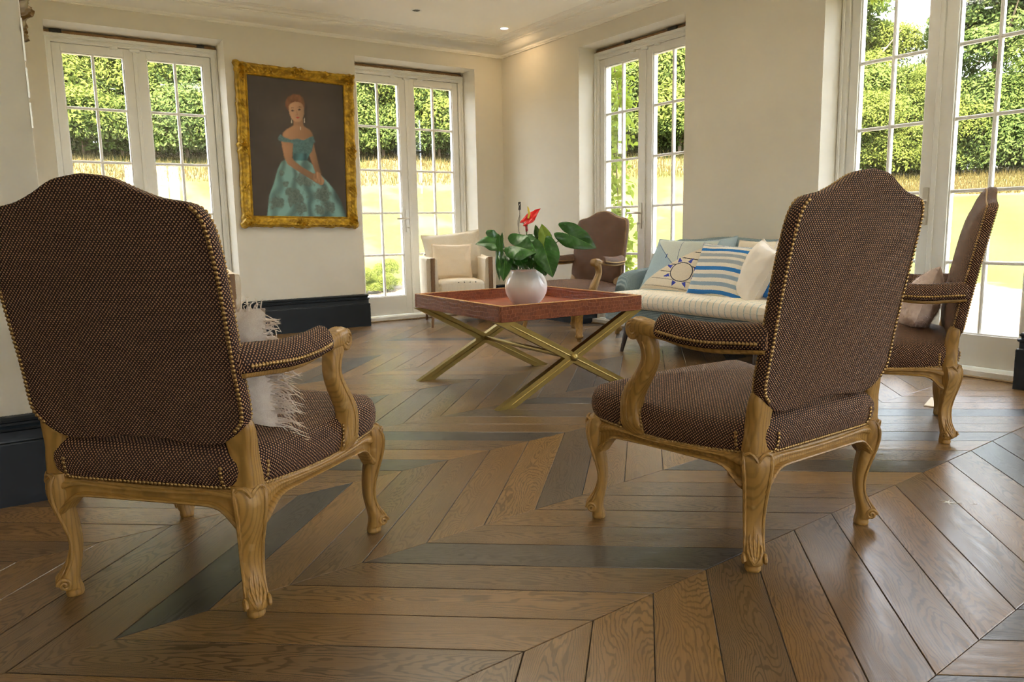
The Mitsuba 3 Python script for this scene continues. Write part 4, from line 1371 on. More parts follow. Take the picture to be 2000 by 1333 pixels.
# ------------------------------------------------------------------ cushions
def pillow(w, h, th, n=26, seed=0, wr=0.006, pinch=0.07):
    """soft square cushion: local x width, y height, z thickness (face +z); uv 0..1 on both faces"""
    g = np.linspace(-1, 1, n)
    u, v = np.meshgrid(g, g)
    e = np.clip((1 - u ** 2) * (1 - v ** 2), 0, 1)
    z = th / 2 * e ** 0.42
    X = u * w / 2 * (1 - pinch * (1 - v ** 2) * np.abs(u) ** 3)
    Y = v * h / 2 * (1 - pinch * (1 - u ** 2) * np.abs(v) ** 3)
    nz = meshkit.fbm(np.stack([u * 3 + seed, v * 3, 0 * u], -1), 3, seed) - 0.5
    rays = np.sin(np.arctan2(v, u) * 11 + 6 * nz) * (u * u + v * v) * e ** 0.3
    wav = wr * (2.4 * nz * e ** 0.3 + 0.5 * rays)
    A = np.stack([X, Y, z + wav], -1).reshape(-1, 3)
    Bk = np.stack([X, Y, -z + wav * 0.5], -1).reshape(-1, 3)
    i, j = np.meshgrid(np.arange(n - 1), np.arange(n - 1))
    a = (j * n + i).ravel()
    F = np.vstack([np.stack([a, a + 1, a + n + 1], 1), np.stack([a, a + n + 1, a + n], 1)])
    V = np.vstack([A, Bk])
    uv = np.stack([(u + 1) / 2, (v + 1) / 2], -1).reshape(-1, 2)
    return trimesh.Trimesh(V, np.vstack([F, F[:, ::-1] + n * n]), process=False), np.vstack([uv, uv])


def piping(w, h, r, pinch=0.07):
    g = np.linspace(-1, 1, 24)[:-1]
    L = np.vstack([np.c_[g, -np.ones(23)], np.c_[np.ones(23), g], np.c_[-g, np.ones(23)], np.c_[-np.ones(23), -g]])
    u, v = L.T
    X = u * w / 2 * (1 - pinch * (1 - v ** 2) * np.abs(u) ** 3)
    Y = v * h / 2 * (1 - pinch * (1 - u ** 2) * np.abs(v) ** 3)
    P = np.c_[X, Y, 0 * X]
    P = np.vstack([P, P[:1]])
    return tube(P, r, 6)


def lean(loc, right, tilt, roll=0.0):
    """to_world of a cushion: right = horizontal unit vector to its right seen from the front, tilted back by tilt, rolled in its plane"""
    r = np.array([right[0], right[1], 0.0])
    r /= np.linalg.norm(r)
    f = np.array([r[1], -r[0], 0.0])                  # its front
    up = np.array([0, 0, 1.0]) * math.cos(tilt) - f * math.sin(tilt)
    X, Y = r * math.cos(roll) + up * math.sin(roll), up * math.cos(roll) - r * math.sin(roll)
    return basis(loc, X, Y, np.cross(X, Y))


def cushion(name, label, w, h, th, bsdf, to, seed, group=None, pip=None, wr=0.006):
    m, uv = pillow(w, h, th, seed=seed, wr=wr)
    t = thing(name, label, 'cushion', group)
    put('cover', ply(m, bsdf, smooth=True, uv=uv), t, to=to)
    put('piping', ply(piping(w, h, 0.004), pip or bsdf, smooth=True), t, to=to)
    return t


# ------------------------------------------------------------------ sofa against the right wall (local as the chairs: forward +y)
TS = place(4.575, 3.60, 0, 180)
t = thing('sofa', 'blue grey corduroy sofa with a striped mattress seat against the right wall', 'sofa')


def rbox(lo, hi, r, seg=3, uvs=None):
    """rounded box by an inflated grid; uv across x and z/y lengths"""
    lo, hi = np.array(lo, float), np.array(hi, float)
    b = trimesh.creation.box(extents=[1, 1, 1])
    for _ in range(4): b = b.subdivide()
    v = np.asarray(b.vertices)
    ext = hi - lo
    p = v * ext
    inner = np.clip(p, -(ext / 2 - r), ext / 2 - r)
    d = p - inner
    L = np.linalg.norm(d, axis=1, keepdims=True)
    p = np.where(L > 1e-9, inner + d / np.maximum(L, 1e-9) * np.minimum(np.where(L > 0, r, 0), r), p)
    p = p + (lo + hi) / 2
    return trimesh.Trimesh(p, b.faces, process=False)


m = rbox((-0.80, 0.03, 0.215), (0.80, 0.765, 0.345), 0.035)
v = np.asarray(m.vertices)
v[:, 2] -= 0.020 * np.cos(v[:, 0] * PI / 1.6) ** 2 * (v[:, 1] > 0.6) * (v[:, 2] < 0.26)
put('seat_base', ply(trimesh.Trimesh(v, m.faces, process=False), CORD, smooth=True, uv=np.c_[v[:, 2] * 1.0 + v[:, 1] * 0.2, v[:, 0]]), t, to=TS)
# back with a softly scrolled top and rounded shoulders
rings, uvs = [], []
for x in np.linspace(-0.74, 0.74, 60):
    q = min(1.0, (0.74 - abs(x)) / 0.12)
    top = 0.830 - 0.15 * (1 - math.sqrt(max(0, 1 - (1 - q) ** 2))) + 0.010 * math.sin(x * 9)
    sec = [(0.16, 0.34), (0.150, 0.55), (0.145, 0.68), (0.150, top - 0.075), (0.160, top - 0.040), (0.145, top - 0.010), (0.105, top), (0.060, top - 0.012), (0.035, top - 0.05), (0.035, 0.55), (0.04, 0.25), (0.16, 0.25)]
    rings.append(np.array([[x, y, z] for y, z in sec]))
    L = np.r_[0, np.cumsum([math.dist(sec[i], sec[i + 1]) for i in range(len(sec) - 1)])]
    uvs.append(np.c_[np.full(len(sec), x), L])
m = loft(rings)
uv = np.vstack(uvs + [np.zeros((2, 2))])
put('back', ply(m, CORD, smooth=True, uv=uv), t, to=TS)
for sg in (1, -1):
    rings, uvs = [], []
    for k, y in enumerate(np.linspace(0.04, 0.60, 26)):
        q = min(1.0, (0.60 - y) / 0.10)
        top = 0.625 - 0.045 * (y / 0.6) - 0.10 * (1 - math.sqrt(max(0, 1 - (1 - q) ** 2)))
        sec = [(0.745, 0.24), (0.742, 0.45), (0.738, top - 0.05), (0.752, top - 0.012), (0.80, top), (0.848, top - 0.016), (0.862, top - 0.06), (0.852, 0.45), (0.845, 0.24)]
        rings.append(np.array([[sg * x, y, z] for x, z in sec]))
        L = np.r_[0, np.cumsum([math.dist(sec[i], sec[i + 1]) for i in range(len(sec) - 1)])]
        uvs.append(np.c_[np.full(len(sec), y), L])
    put('arm', ply(loft(rings), CORD, smooth=True, uv=np.vstack(uvs + [np.zeros((2, 2))])), t, to=TS)
for x, y, sx, sy in ((0.58, 0.70, 0.06, 0.06), (-0.58, 0.70, -0.06, 0.06), (0.66, 0.10, 0.03, -0.02), (-0.66, 0.10, -0.03, -0.02)):
    a, b = np.array([x, y, 0.25]), np.array([x + sx * 0.4, y + sy, 0.0])
    put('leg', ply(tube([b, b * 0.97 + a * 0.03, a], [0.012, 0.013, 0.026], 14), MAHOG, smooth=40), t, to=TS, label='tapered dark wooden leg')
m = rbox((-0.755, 0.15, 0.336), (0.755, 0.822, 0.446), 0.054)
v = np.asarray(m.vertices)
v[:, 2] += 0.012 * meshkit.fbm(v * 4, 2, 4) * (v[:, 2] > 0.4) - 0.004 * np.abs(v[:, 0] / 0.755) ** 6
mt = put('mattress', ply(trimesh.Trimesh(v, m.faces, process=False), MATT, smooth=True, uv=np.c_[v[:, 0], v[:, 1] + v[:, 2]]), t, to=TS, label='cream mattress cushion with thin blue stripes')
put('piping', ply(tube([(-0.70, 0.8215, 0.392), (0.70, 0.8215, 0.392)], 0.0022, 6), MATT), mt, to=TS)

SG = 'cushions on the sofa'
cushion('cushion', 'patchwork sail cushion with pale blue cloth and a striped corner bearing a blue rayed sun', .60, .43, .15, SAIL, lean((4.175, 3.985, .632), (0, -1), .50, -.015), 1, SG, PALEBLUE)
cushion('cushion', 'cushion with bold blue and grey horizontal stripes in the middle of the sofa', .48, .39, .14, BLUESTRIPE, lean((4.080, 3.490, .612), (0.05, -1), .42, -.06), 2, SG)
cushion('cushion', 'plain white cushion with an embroidered edge right of the blue striped one', .38, .40, .18, SWIRL, lean((4.090, 3.215, .612), (-0.55, -1), .42, -.26), 3, SG, wr=0.012)
cushion('cushion', 'white cushion with a broad blue band, half hidden behind the nearest armchair', .42, .40, .13, BLUEWHITE, lean((4.120, 2.960, .612), (0.1, -1), .40, -.20), 4, SG)
cushion('cushion', 'light cream cushion whose top shows behind the blue striped one', .40, .38, .11, CREAM, lean((4.235, 3.330, .640), (0, -1), .36, 0), 5, SG)
cushion('cushion', 'plain pale blue cushion whose corner rises behind the patchwork one', .42, .40, .11, PALEBLUE, lean((4.255, 3.760, .640), (0, -1), .34, .10), 6, SG)

# fluffy pink cushion on the side-on armchair, mohair cushion on the left one
h3 = math.radians(119.3)
F3, R3 = np.array([math.cos(h3), math.sin(h3)]), np.array([math.sin(h3), -math.cos(h3)])
c3 = np.array([3.482, 1.695]) + F3 * 0.115 + R3 * -0.02
k3 = thing('cushion', 'fluffy pinkish white cushion on the side-on armchair by the lawn doors', 'cushion')
to3 = lean((c3[0], c3[1], 0.560), (-R3[0], -R3[1]), .35, .42)
m, uv = pillow(.32, .27, .15, seed=8, wr=0.008)
put('cover', ply(m, PINKWOOL, smooth=True, uv=uv), k3, to=to3)


def fuzz(m, n, L, r, seed, sag=0.3):
    """short wool hairs all over a mesh, as thin three-sided tufts"""
    rg = np.random.default_rng(seed)
    pts, fi = trimesh.sample.sample_surface(m, n, seed=seed)
    nr = m.face_normals[fi]
    V, F = [], []
    for k, (p, nn) in enumerate(zip(pts, nr)):
        d = nn * rg.uniform(0.3, 1.0) + rg.normal(size=3) * 0.7
        d /= np.linalg.norm(d)
        a = np.cross(d, [0.3, 0.5, 0.8])
        a /= np.linalg.norm(a)
        l = L * rg.uniform(0.4, 1.0)
        q = p + d * l * 0.6
        V += [p - a * r, p + a * r, q + a * r * 0.7, q - a * r * 0.7, p + d * l + np.array([0, -sag * l * 0.3, 0])]
        b = 5 * k
        F += [[b, b + 1, b + 2], [b, b + 2, b + 3], [b + 3, b + 2, b + 4]]
    return trimesh.Trimesh(np.array(V), np.array(F), process=False)


put('fur', ply(fuzz(m, 5000, 0.016, 0.0006, 5), PINKWOOL), k3, to=to3, kind='stuff', label='fluffy wool hairs')

h1 = math.radians(42.0)
F1, R1 = np.array([math.cos(h1), math.sin(h1)]), np.array([math.sin(h1), -math.cos(h1)])
c1 = np.array([0.267, 2.016]) + F1 * 0.140 + R1 * 0.092
k1 = thing('cushion', 'pale mohair cushion with a fringed edge leaning in the large left armchair', 'cushion')
to1 = lean((c1[0], c1[1], 0.585), (-R1[0], -R1[1]), .20, .06)
m, uv = pillow(.36, .36, .13, seed=12, wr=0.006)
put('cover', ply(m, MOHAIR, smooth=True, uv=uv), k1, to=to1)
rg = np.random.default_rng(21)
fr = []
for k in range(150):         # tassels along the side that hangs to the right of the chair back (its own left edge)
    v0 = rg.uniform(-0.178, 0.165)
    L = rg.uniform(0.035, 0.085) * (1.0 if v0 < 0.05 else 0.6)
    y1, z1 = v0 - rg.uniform(0.1, 0.5) * L, rg.uniform(-.015, .03)
    fr.append(tube(curve([(-0.160, v0, rg.uniform(-.012, .012)), (-0.165 - L * 0.5, v0 + rg.uniform(-.010, .006), rg.uniform(-.01, .02)), (-0.165 - L, y1 + rg.uniform(-.010, .010), z1)], 6), np.array([.0019, .0018, .0017, .0015, .0012, .0006]), 4))
for k in range(60):
    u0 = rg.uniform(-0.17, 0.17)
    L = rg.uniform(0.02, 0.045)
    fr.append(tube(curve([(u0, 0.165, rg.uniform(-.01, .01)), (u0 + rg.uniform(-.008, .008), 0.168 + L * 0.6, rg.uniform(-.01, .015)), (u0 + rg.uniform(-.02, .02), 0.168 + L * rg.uniform(.5, 1), rg.uniform(-.02, .03))], 5), [.0018, .0017, .0015, .0012, .0006], 4))
put('fringe', ply(cat_(fr), MOHAIR), k1, to=to1, kind='stuff', label='long woollen fringe')


# ------------------------------------------------------------------ cream linen armchairs (local: origin between the front feet, forward +y)
def tub_parts():
    d = {}
    w = 0.315
    def side(sg):
        rings = []
        for k, y in enumerate(np.linspace(-0.66, -0.012, 20)):
            top = 0.652 + 0.012 * (1 - (k / 19)) - 0.004 * math.sin(k / 19 * PI)
            th = 0.082
            sec = [(w - th, 0.20), (w - th - 0.008, 0.40), (w - th + 0.002, top - 0.012), (w - th + 0.012, top), (w + 0.012, top), (w + 0.020, top - 0.012), (w + 0.018, 0.40), (w + 0.010, 0.20)]
            rings.append(np.array([[sg * x, y, z] for x, z in sec]))
        return loft(rings)
    def pipe(sg):
        return cat_([tube([(sg * (w - 0.070), -0.02, 0.22), (sg * (w - 0.072), -0.014, 0.62), (sg * (w - 0.066), -0.014, 0.652), (sg * (w + 0.012), -0.014, 0.654), (sg * (w + 0.020), -0.014, 0.63), (sg * (w + 0.014), -0.018, 0.22)], 0.0045, 6)])
    def post(sg):
        C = curve([(0.66, -0.006, 0.0, 0.020), (0.45, -0.004, 0.0, 0.019), (0.25, -0.002, 0.0, 0.019), (0.16, 0.004, 0.0, 0.017), (0.08, 0.010, 0.004, 0.014), (0.0, 0.016, 0.010, 0.011)], 22)
        u = sup(12, 5)
        return loft([np.stack([sg * (w - 0.030 + dx + hw * u[:, 0]), y + 0.012 + hw * 0.9 * u[:, 1], np.full(12, z)], 1) for z, dx, y, hw in C])
    d['sides'] = [ply(side(s), CREAM, smooth=35) for s in (-1, 1)]
    d['pipes'] = [ply(pipe(s), CREAM, smooth=True) for s in (-1, 1)]
    d['posts'] = [ply(post(s), DARKOAK, smooth=35) for s in (-1, 1)]
    d['rear'] = [ply(tube([(s * 0.27, -0.63, 0.21), (s * 0.275, -0.665, 0.0)], [0.018, 0.012], 10), DARKOAK, smooth=35) for s in (-1, 1)]
    d['base'] = ply(cbox((-w + 0.06, -0.64, 0.20), (w - 0.06, -0.01, 0.31), 0.012), CREAM)
    bk = rbox((-w + 0.02, -0.70, 0.20), (w - 0.02, -0.585, 0.70), 0.04)
    d['back'] = ply(bk, CREAM, smooth=True, uv=np.asarray(bk.vertices)[:, [0, 2]])
    sc = rbox((-w + 0.085, -0.60, 0.305), (w - 0.085, 0.022, 0.435), 0.045)
    v = np.asarray(sc.vertices)
    v[:, 2] += 0.016 * np.clip(1 - (v[:, 0] / 0.23) ** 2, 0, 1) * (v[:, 2] > 0.40)
    d['seat'] = ply(trimesh.Trimesh(v, sc.faces, process=False), CREAM, smooth=True, uv=v[:, [0, 1]])
    m, uv = pillow(0.60, 0.50, 0.17, seed=4, wr=0.010)
    d['cush'] = ply(m, CREAM, smooth=True, uv=uv * 0.5)
    d['cpipe'] = ply(piping(0.60, 0.50, 0.004), CREAM, smooth=True)
    d['btn'] = [ply(ico(0.006, (-0.292 + 0.006 * math.sin(k), -0.06 + 0.055 * k, 0.006), 1), BLACK) for k in range(3)]
    d['sbtn'] = [ply(ico(0.006, (-0.13 + 0.055 * k, 0.016, 0.424), 1), BLACK) for k in range(4)]
    return d


TUB = tub_parts()


def tub_chair(x, y, heading, label):
    to = place(x, y, 0, heading)
    t = thing('linen_armchair', label, 'armchair', 'cream linen armchairs by the back wall')
    put('base', TUB['base'], t, to=to)
    put('back', TUB['back'], t, to=to)
    put('seat_cushion', TUB['seat'], t, to=to)
    for d in TUB['sbtn']: put('button', d, t, to=to, label='small dark button')
    for s_, p, q in zip(TUB['sides'], TUB['pipes'], TUB['posts']):
        k = put('arm', s_, t, to=to)
        put('piping', p, k, to=to)
        put('front_post', q, k, to=to, label='brown wooden front post and leg')
    for d in TUB['rear']: put('leg', d, t, to=to)
    bc = to @ basis((0.0, -0.500, 0.665), (1, 0, 0), (0, -math.sin(.24), math.cos(.24)), (0, math.cos(.24), math.sin(.24)))
    bc = to @ T().translate([0.0, -0.500, 0.655]).rotate([0, 0, 1], 180).rotate([1, 0, 0], 90 - 14).rotate([0, 0, 1], 5)
    b = put('back_cushion', TUB['cush'], t, to=bc)
    put('piping', TUB['cpipe'], b, to=bc)
    for d in TUB['btn']: put('button', d, b, to=bc, label='small dark button')


tub_chair(3.684, 6.317, 249.0, 'cream linen armchair with brown wooden posts in front of the doors right of the portrait')
tub_chair(1.020, 5.330, 262.0, 'cream linen armchair almost hidden behind the large checked chair at left')
a2 = math.radians(249.0)
F2, R2 = np.array([math.cos(a2), math.sin(a2)]), np.array([math.sin(a2), -math.cos(a2)])
c2 = np.array([3.684, 6.317]) - F2 * 0.315 + R2 * 0.045
cushion('cushion', 'small square peach cream cushion standing on the linen armchair', .40, .36, .13, CREAM2, lean((c2[0], c2[1], .612), (-R2[0], -R2[1]), .30, -.03), 9)


# ------------------------------------------------------------------ seen, unseen and added lamps, wall box, small things
def disk_mesh(r, n=24, up=False):
    a = np.arange(n) * 2 * PI / n
    V = np.vstack([np.c_[r * np.cos(a), r * np.sin(a), 0 * a], [[0, 0, 0]]])
    i = np.arange(n)
    F = np.stack([i, (i + 1) % n, np.full(n, n)], 1)
    return trimesh.Trimesh(V, F if up else F[:, ::-1], process=False)


RING = ply(lathe([(0.034, 0.0), (0.036, -0.004), (0.046, -0.005), (0.050, 0.0)], 28), WHITE, smooth=40)
UNSEEN_LENS = mikit.ply(disk_mesh(0.035), WHITE, emitter={'type': 'area', 'radiance': rgb(UNSEEN_LAMP * 1.0, UNSEEN_LAMP * 0.90, UNSEEN_LAMP * 0.72)})
LENS_NEAR = mikit.ply(disk_mesh(0.034), WHITE, emitter={'type': 'area', 'radiance': rgb(70, 48, 26)})
DARKLENS = mikit.ply(disk_mesh(0.035), BLACK)
for x, y, lit, lab in ((4.300, 6.430, 1, 'lit round downlight in the ceiling near the far corner'), (3.287, 6.307, 0, 'dark round downlight hole in the ceiling above the portrait'),
                       (1.3, 5.0, 1, None), (2.6, 5.2, 1, None), (2.6, 4.3, 1, None), (2.0, 3.6, 1, None), (3.0, 1.4, 1, None), (1.5, 3.0, 1, None), (1.3, 1.0, 1, None)):  # entries without a label are out of view, placed to light the walls
    t = thing('downlight', lab or 'unseen round ceiling downlight out of the frame, placed to light the walls', 'downlight', None if lab else 'unseen downlights placed to light the room')
    put('trim', RING, t, to=T().translate([x, y, CEIL_Z]))
    put('lens', (LENS_NEAR if lab else UNSEEN_LENS) if lit else DARKLENS, t, to=T().translate([x, y, CEIL_Z - 0.0015]))

FILL_UPL = 32.0  # added fill lamps, brighten the room by way of the ceiling
for x, y in ((-1.9, -0.6), (0.6, -2.5), (3.7, -2.2)):
    t = thing('added_uplighter_lamp', 'added tall uplighter floor lamp behind the camera, fill light off the ceiling', 'floor lamp', 'added fill lamps behind the camera')
    to = T().translate([x, y, 0])
    put('base', ply(lathe([(0.0005, 0), (0.15, 0), (0.15, 0.012), (0.03, 0.03), (0.012, 0.05), (0.0005, 0.05)], 28), BLACK, smooth=40), t, to=to)
    put('pole', ply(tube([(0, 0, 0.03), (0, 0, 1.78)], 0.012, 12), BRASS, smooth=40), t, to=to)
    put('bowl', ply(lathe([(0.012, 1.76), (0.08, 1.79), (0.15, 1.85), (0.185, 1.92), (0.182, 1.92), (0.147, 1.855), (0.075, 1.80), (0.0005, 1.79)], 32), BRASS, smooth=40), t, to=to)
    put('light', mikit.ply(xf(disk_mesh(0.165, 28, up=True), (0, 0, 1.90)), WHITE, emitter={'type': 'area', 'radiance': rgb(FILL_UPL, FILL_UPL * 0.96, FILL_UPL * 0.86)}), t, to=to)

FILL_BOWL = 70.0  # added pendants above the view, fill light bounced off the ceiling
for x, y, k, lab in ((2.55, 3.62, 1.0, 'added brass uplight bowl pendant above the tray table, above the frame, fill light for the room'), (2.4, 0.4, 0.08, 'brass uplight bowl pendant above the right checked chair, above the frame')):
    t = thing('added_bowl_pendant', lab, 'added pendant lamp')
    to = T().translate([x, y, 0])
    put('rod', ply(cat_([tube([(0.21 * math.cos(q), 0.21 * math.sin(q), 2.53), (0.01 * math.cos(q), 0.01 * math.sin(q), CEIL_Z)], 0.004, 6) for q in (0.5, 2.6, 4.7)] + [xf(lathe([(0.0005, 0.0), (0.06, 0.0), (0.055, -0.02), (0.0005, -0.022)], 24), (0, 0, CEIL_Z))]), BRASS, smooth=40), t, to=to)
    put('bowl', ply(lathe([(0.0005, 2.43), (0.10, 2.445), (0.17, 2.48), (0.22, 2.54), (0.216, 2.54), (0.166, 2.485), (0.0005, 2.45)], 36), BRASS, smooth=40), t, to=to)
    put('light', mikit.ply(xf(disk_mesh(0.20, 28, up=True), (0, 0, 2.525)), WHITE, emitter={'type': 'area', 'radiance': rgb(FILL_BOWL * k, FILL_BOWL * k * 0.97, FILL_BOWL * k * 0.88)}), t, to=to)

t = thing('wall_box', 'open black electrical box in the wall right of the far corner', 'socket')
put('box', ply(cat_([cbox((XB - 0.004, 6.672, 1.118), (XB - 0.001, 6.714, 1.200), 0.001)]), BLACK), t)
put('wire_end', ply(cat_([tube([(XB - 0.006, 6.700, 1.145), (XB - 0.010, 6.690, 1.165), (XB - 0.006, 6.680, 1.180)], 0.003, 6)]), WHITE), t, label='stripped white wire end')
put('cable', ply(cat_([tube(curve([(XB - 0.004, 6.693, 1.120), (XB - 0.006, 6.690, 1.06), (XB - 0.006, 6.725, 0.99), (XB - 0.006, 6.705, 0.90), (XB - 0.006, 6.665, 0.82), (XB - 0.006, 6.63, 0.70)], 30), 0.0026, 6),
                       tube(curve([(XB - 0.004, 6.695, 1.120), (XB - 0.006, 6.688, 1.06), (XB - 0.006, 6.702, 0.97), (XB - 0.006, 6.717, 0.91), (XB - 0.006, 6.69, 0.84), (XB - 0.006, 6.70, 0.70)], 30), 0.0026, 6)]), CABLE, smooth=True), t, label='grey cable dangling from the box')

t = thing('corner_bead', 'chipped metal plaster bead along the left wall corner', 'trim')
rg = np.random.default_rng(8)
bits = []
for z0, z1 in ((1.52, 1.66), (1.40, 1.50), (1.30, 1.385)):
    bits.append(cbox((XA0 - 0.004, 3.126, z0), (XA0 + 0.0025, 3.134, z1), 0.001))
for k, b in enumerate(bits): put('strip', ply(b, METAL), t)

for lab, (x0, y0), a in (('pale flat offcut on the floor under the side-on armchair, nearer one', (3.93, 1.955), .35), ('pale flat offcut on the floor under the side-on armchair, further one', (4.07, 1.985), .50)):
    m = extrude(Polygon([(-0.11, -0.03), (0.10, -0.035), (0.115, 0.03), (-0.10, 0.034)]), 0.006, 0.0006)
    put('wood_offcut', ply(xf(m, (x0, y0, 0), rz=a), PALEWOOD), label=lab, cat='wood offcut')


def star(x, y, s, seed, n=6):
    rg = np.random.default_rng(seed)
    out = []
    for k in range(n):
        a = k * 2 * PI / n + rg.uniform(-.3, .3)
        L = s * rg.uniform(.4, 1)
        d = np.array([math.cos(a), math.sin(a)])
        q = np.array([-d[1], d[0]]) * s * 0.05
        out.append(extrude(Polygon([tuple(q), tuple(-q), tuple(d * L)]), 0.0006, 0.0005))
    return xf(cat_(out), (x, y, 0))


put('paint_mark', ply(star(2.555, 1.205, 0.048, 4, 7), CHALK), label='white star-shaped scratch on a dark board at right', cat='paint mark')
put('paint_mark', ply(star(2.612, 1.145, 0.020, 6, 5), CHALK), label='small white scratch beside the star-shaped one', cat='paint mark')


# ------------------------------------------------------------------ outside: rising ground, meadow, trees
def sstep(x, a, b):
    t = np.clip((x - a) / (b - a), 0, 1)
    return t * t * (3 - 2 * t)


def ground_z(x, y):
    x, y = np.asarray(x, float), np.asarray(y, float)
    r, az = np.hypot(x, y), np.degrees(np.arctan2(x, y))
    za = -0.13 + np.interp(r, [0, 13.2, 15, 20, 27, 34, 60, 120], [0, 0, 0.22, 1.55, 3.50, 4.6, 7.0, 10.0])
    zb = -0.13 + np.interp(r, [0, 13.8, 15, 24, 33, 40, 46, 60, 120], [0, 0, 0.10, 0.95, 1.95, 3.00, 3.6, 4.4, 6.0])
    w = sstep(az, 48, 57)
    n = meshkit.fbm(np.stack([x * 0.35, y * 0.35, 0 * x], -1), 3, 3) - 0.5
    return za * (1 - w) + zb * w + n * 0.25 * sstep(r, 14, 18)


def meadow_fn(p, n, uv):
    r = dr.sqrt(p.x * p.x + p.y * p.y)
    az = dr.atan2(p.x, p.y) * (180 / PI)
    t = fbm(p.x * 0.8, p.y * 0.8, 0, 4)
    f = noise(p.x * 14, p.y * 14, 1)
    gravel = mix((0.060, 0.050, 0.038), (0.120, 0.104, 0.084), noise(p.x * 22, p.y * 22, 3))
    dry = mix((0.070, 0.060, 0.034), (0.033, 0.044, 0.014), smoothstep(0.42, 0.62, t) * 0.75 + 0.25 * f)
    strp = 0.5 + 0.5 * dr.sin((p.x * 0.55 - p.y * 0.85) * 2.6)
    lawn = mix((0.020, 0.038, 0.008), (0.042, 0.056, 0.016), 0.5 * strp + 0.5 * t)
    wb = smoothstep(48.0, 57.0, az)
    lawn = mix(lawn, (0.085, 0.072, 0.036), smoothstep(31.5, 33.5, r + 1.5 * (t - 0.5)))
    g = mix(dry, lawn, wb)
    edge = r + 1.4 * (fbm(p.x * 1.7, p.y * 1.7, 5, 3) - 0.5)
    return mix(gravel, g, smoothstep(13.7, 14.2, edge))


MEADOW = mat('meadow_ground', princ(proc(meadow_fn), 0.95, specular=0.1))
R_, A_ = np.r_[np.linspace(0.5, 12, 10), np.linspace(13, 48, 60), np.linspace(52, 120, 12)], np.radians(np.linspace(-60, 150, 150))
rr, aa = np.meshgrid(R_, A_, indexing='ij')
X, Y = rr * np.sin(aa), rr * np.cos(aa)
Z = ground_z(X, Y)
n1, n2 = rr.shape
i, j = np.meshgrid(np.arange(n1 - 1), np.arange(n2 - 1), indexing='ij')
a = (i * n2 + j).ravel()
F = np.vstack([np.stack([a, a + n2, a + n2 + 1], 1), np.stack([a, a + n2 + 1, a + 1], 1)])
m = trimesh.Trimesh(np.c_[X.ravel(), Y.ravel(), Z.ravel()], F, process=False)
if m.face_normals[:, 2].mean() < 0: m.invert()
put('ground', ply(m, MEADOW, smooth=True), kind='structure', label='gravel, lawn and golden meadow rising outside the windows')

DRY = mat('dry_grass', {'type': 'principledthin', 'base_color': proc(lambda p, n, uv: mix((0.055, 0.055, 0.018), (0.090, 0.072, 0.034), fbm(p.x * 0.9, p.y * 0.9, 2, 3))), 'roughness': 0.8, 'diff_trans': 0.7, 'eta': 1.3})


def blades(n, r0, r1, az0, az1, h0, h1, seed):
    rg = np.random.default_rng(seed)
    r, az = rg.uniform(r0, r1, n), np.radians(rg.uniform(az0, az1, n))
    x, y = r * np.sin(az), r * np.cos(az)
    z = ground_z(x, y)
    h = rg.uniform(h0, h1, n)
    th = rg.uniform(0, PI, n)
    w = rg.uniform(0.010, 0.020, n)
    ln = rg.normal(size=(n, 2)) * 0.12
    b = np.c_[x, y, z - 0.03]
    d = np.c_[np.cos(th), np.sin(th), 0 * th] * w[:, None]
    tip = b + np.c_[ln * h[:, None], h]
    V = np.stack([b - d, b + d, tip], 1).reshape(-1, 3)
    return trimesh.Trimesh(V, np.arange(3 * n).reshape(-1, 3), process=False)


put('meadow_grass', ply(blades(16000, 23.0, 27.4, -3, 54, 0.08, 0.26, 2), DRY), label='dry golden meadow grass on the slope behind the house', cat='grass', kind='stuff')
put('long_grass', ply(blades(16000, 33, 40.5, 53, 76, 0.15, 0.40, 3), DRY), label='band of tall pale grass between the mown lawn and the trees', cat='grass', kind='stuff')


def leaf_cloud(blobs, n, s0, s1, seed, shell=0.35):
    rg = np.random.default_rng(seed)
    B = np.array(blobs, float)                     # x y z rx ry rz
    wts = (B[:, 3] * B[:, 4]) ** 1.0
    k = rg.choice(len(B), n, p=wts / wts.sum())
    d = rg.normal(size=(n, 3))
    d /= np.linalg.norm(d, axis=1, keepdims=True)
    d[:, 2] = np.where(d[:, 2] < -0.5, -d[:, 2], d[:, 2])
    rad = 1 - shell * rg.random(n) ** 1.5
    lump = 1 + 0.22 * (meshkit.noise(d * 3.1 + k[:, None] * 7.3, seed) - 0.5)
    c = B[k, :3] + d * B[k, 3:6] * (rad * lump)[:, None]
    nr = d + rg.normal(size=(n, 3)) * 0.55 + [0, 0, 0.35]
    nr /= np.linalg.norm(nr, axis=1, keepdims=True)
    a = np.cross(nr, rg.normal(size=(n, 3)))
    a /= np.linalg.norm(a, axis=1, keepdims=True)
    b = np.cross(nr, a)
    s = rg.uniform(s0, s1, n)[:, None]
    V = np.stack([c - a * s, c + b * s * 0.45 - nr * s * 0.12, c + a * s, c - b * s * 0.45 - nr * s * 0.12], 1).reshape(-1, 3)
    q = np.arange(n)[:, None] * 4
    F = np.vstack([q + [0, 1, 2], q + [0, 2, 3]])
    return trimesh.Trimesh(V, F, process=False)


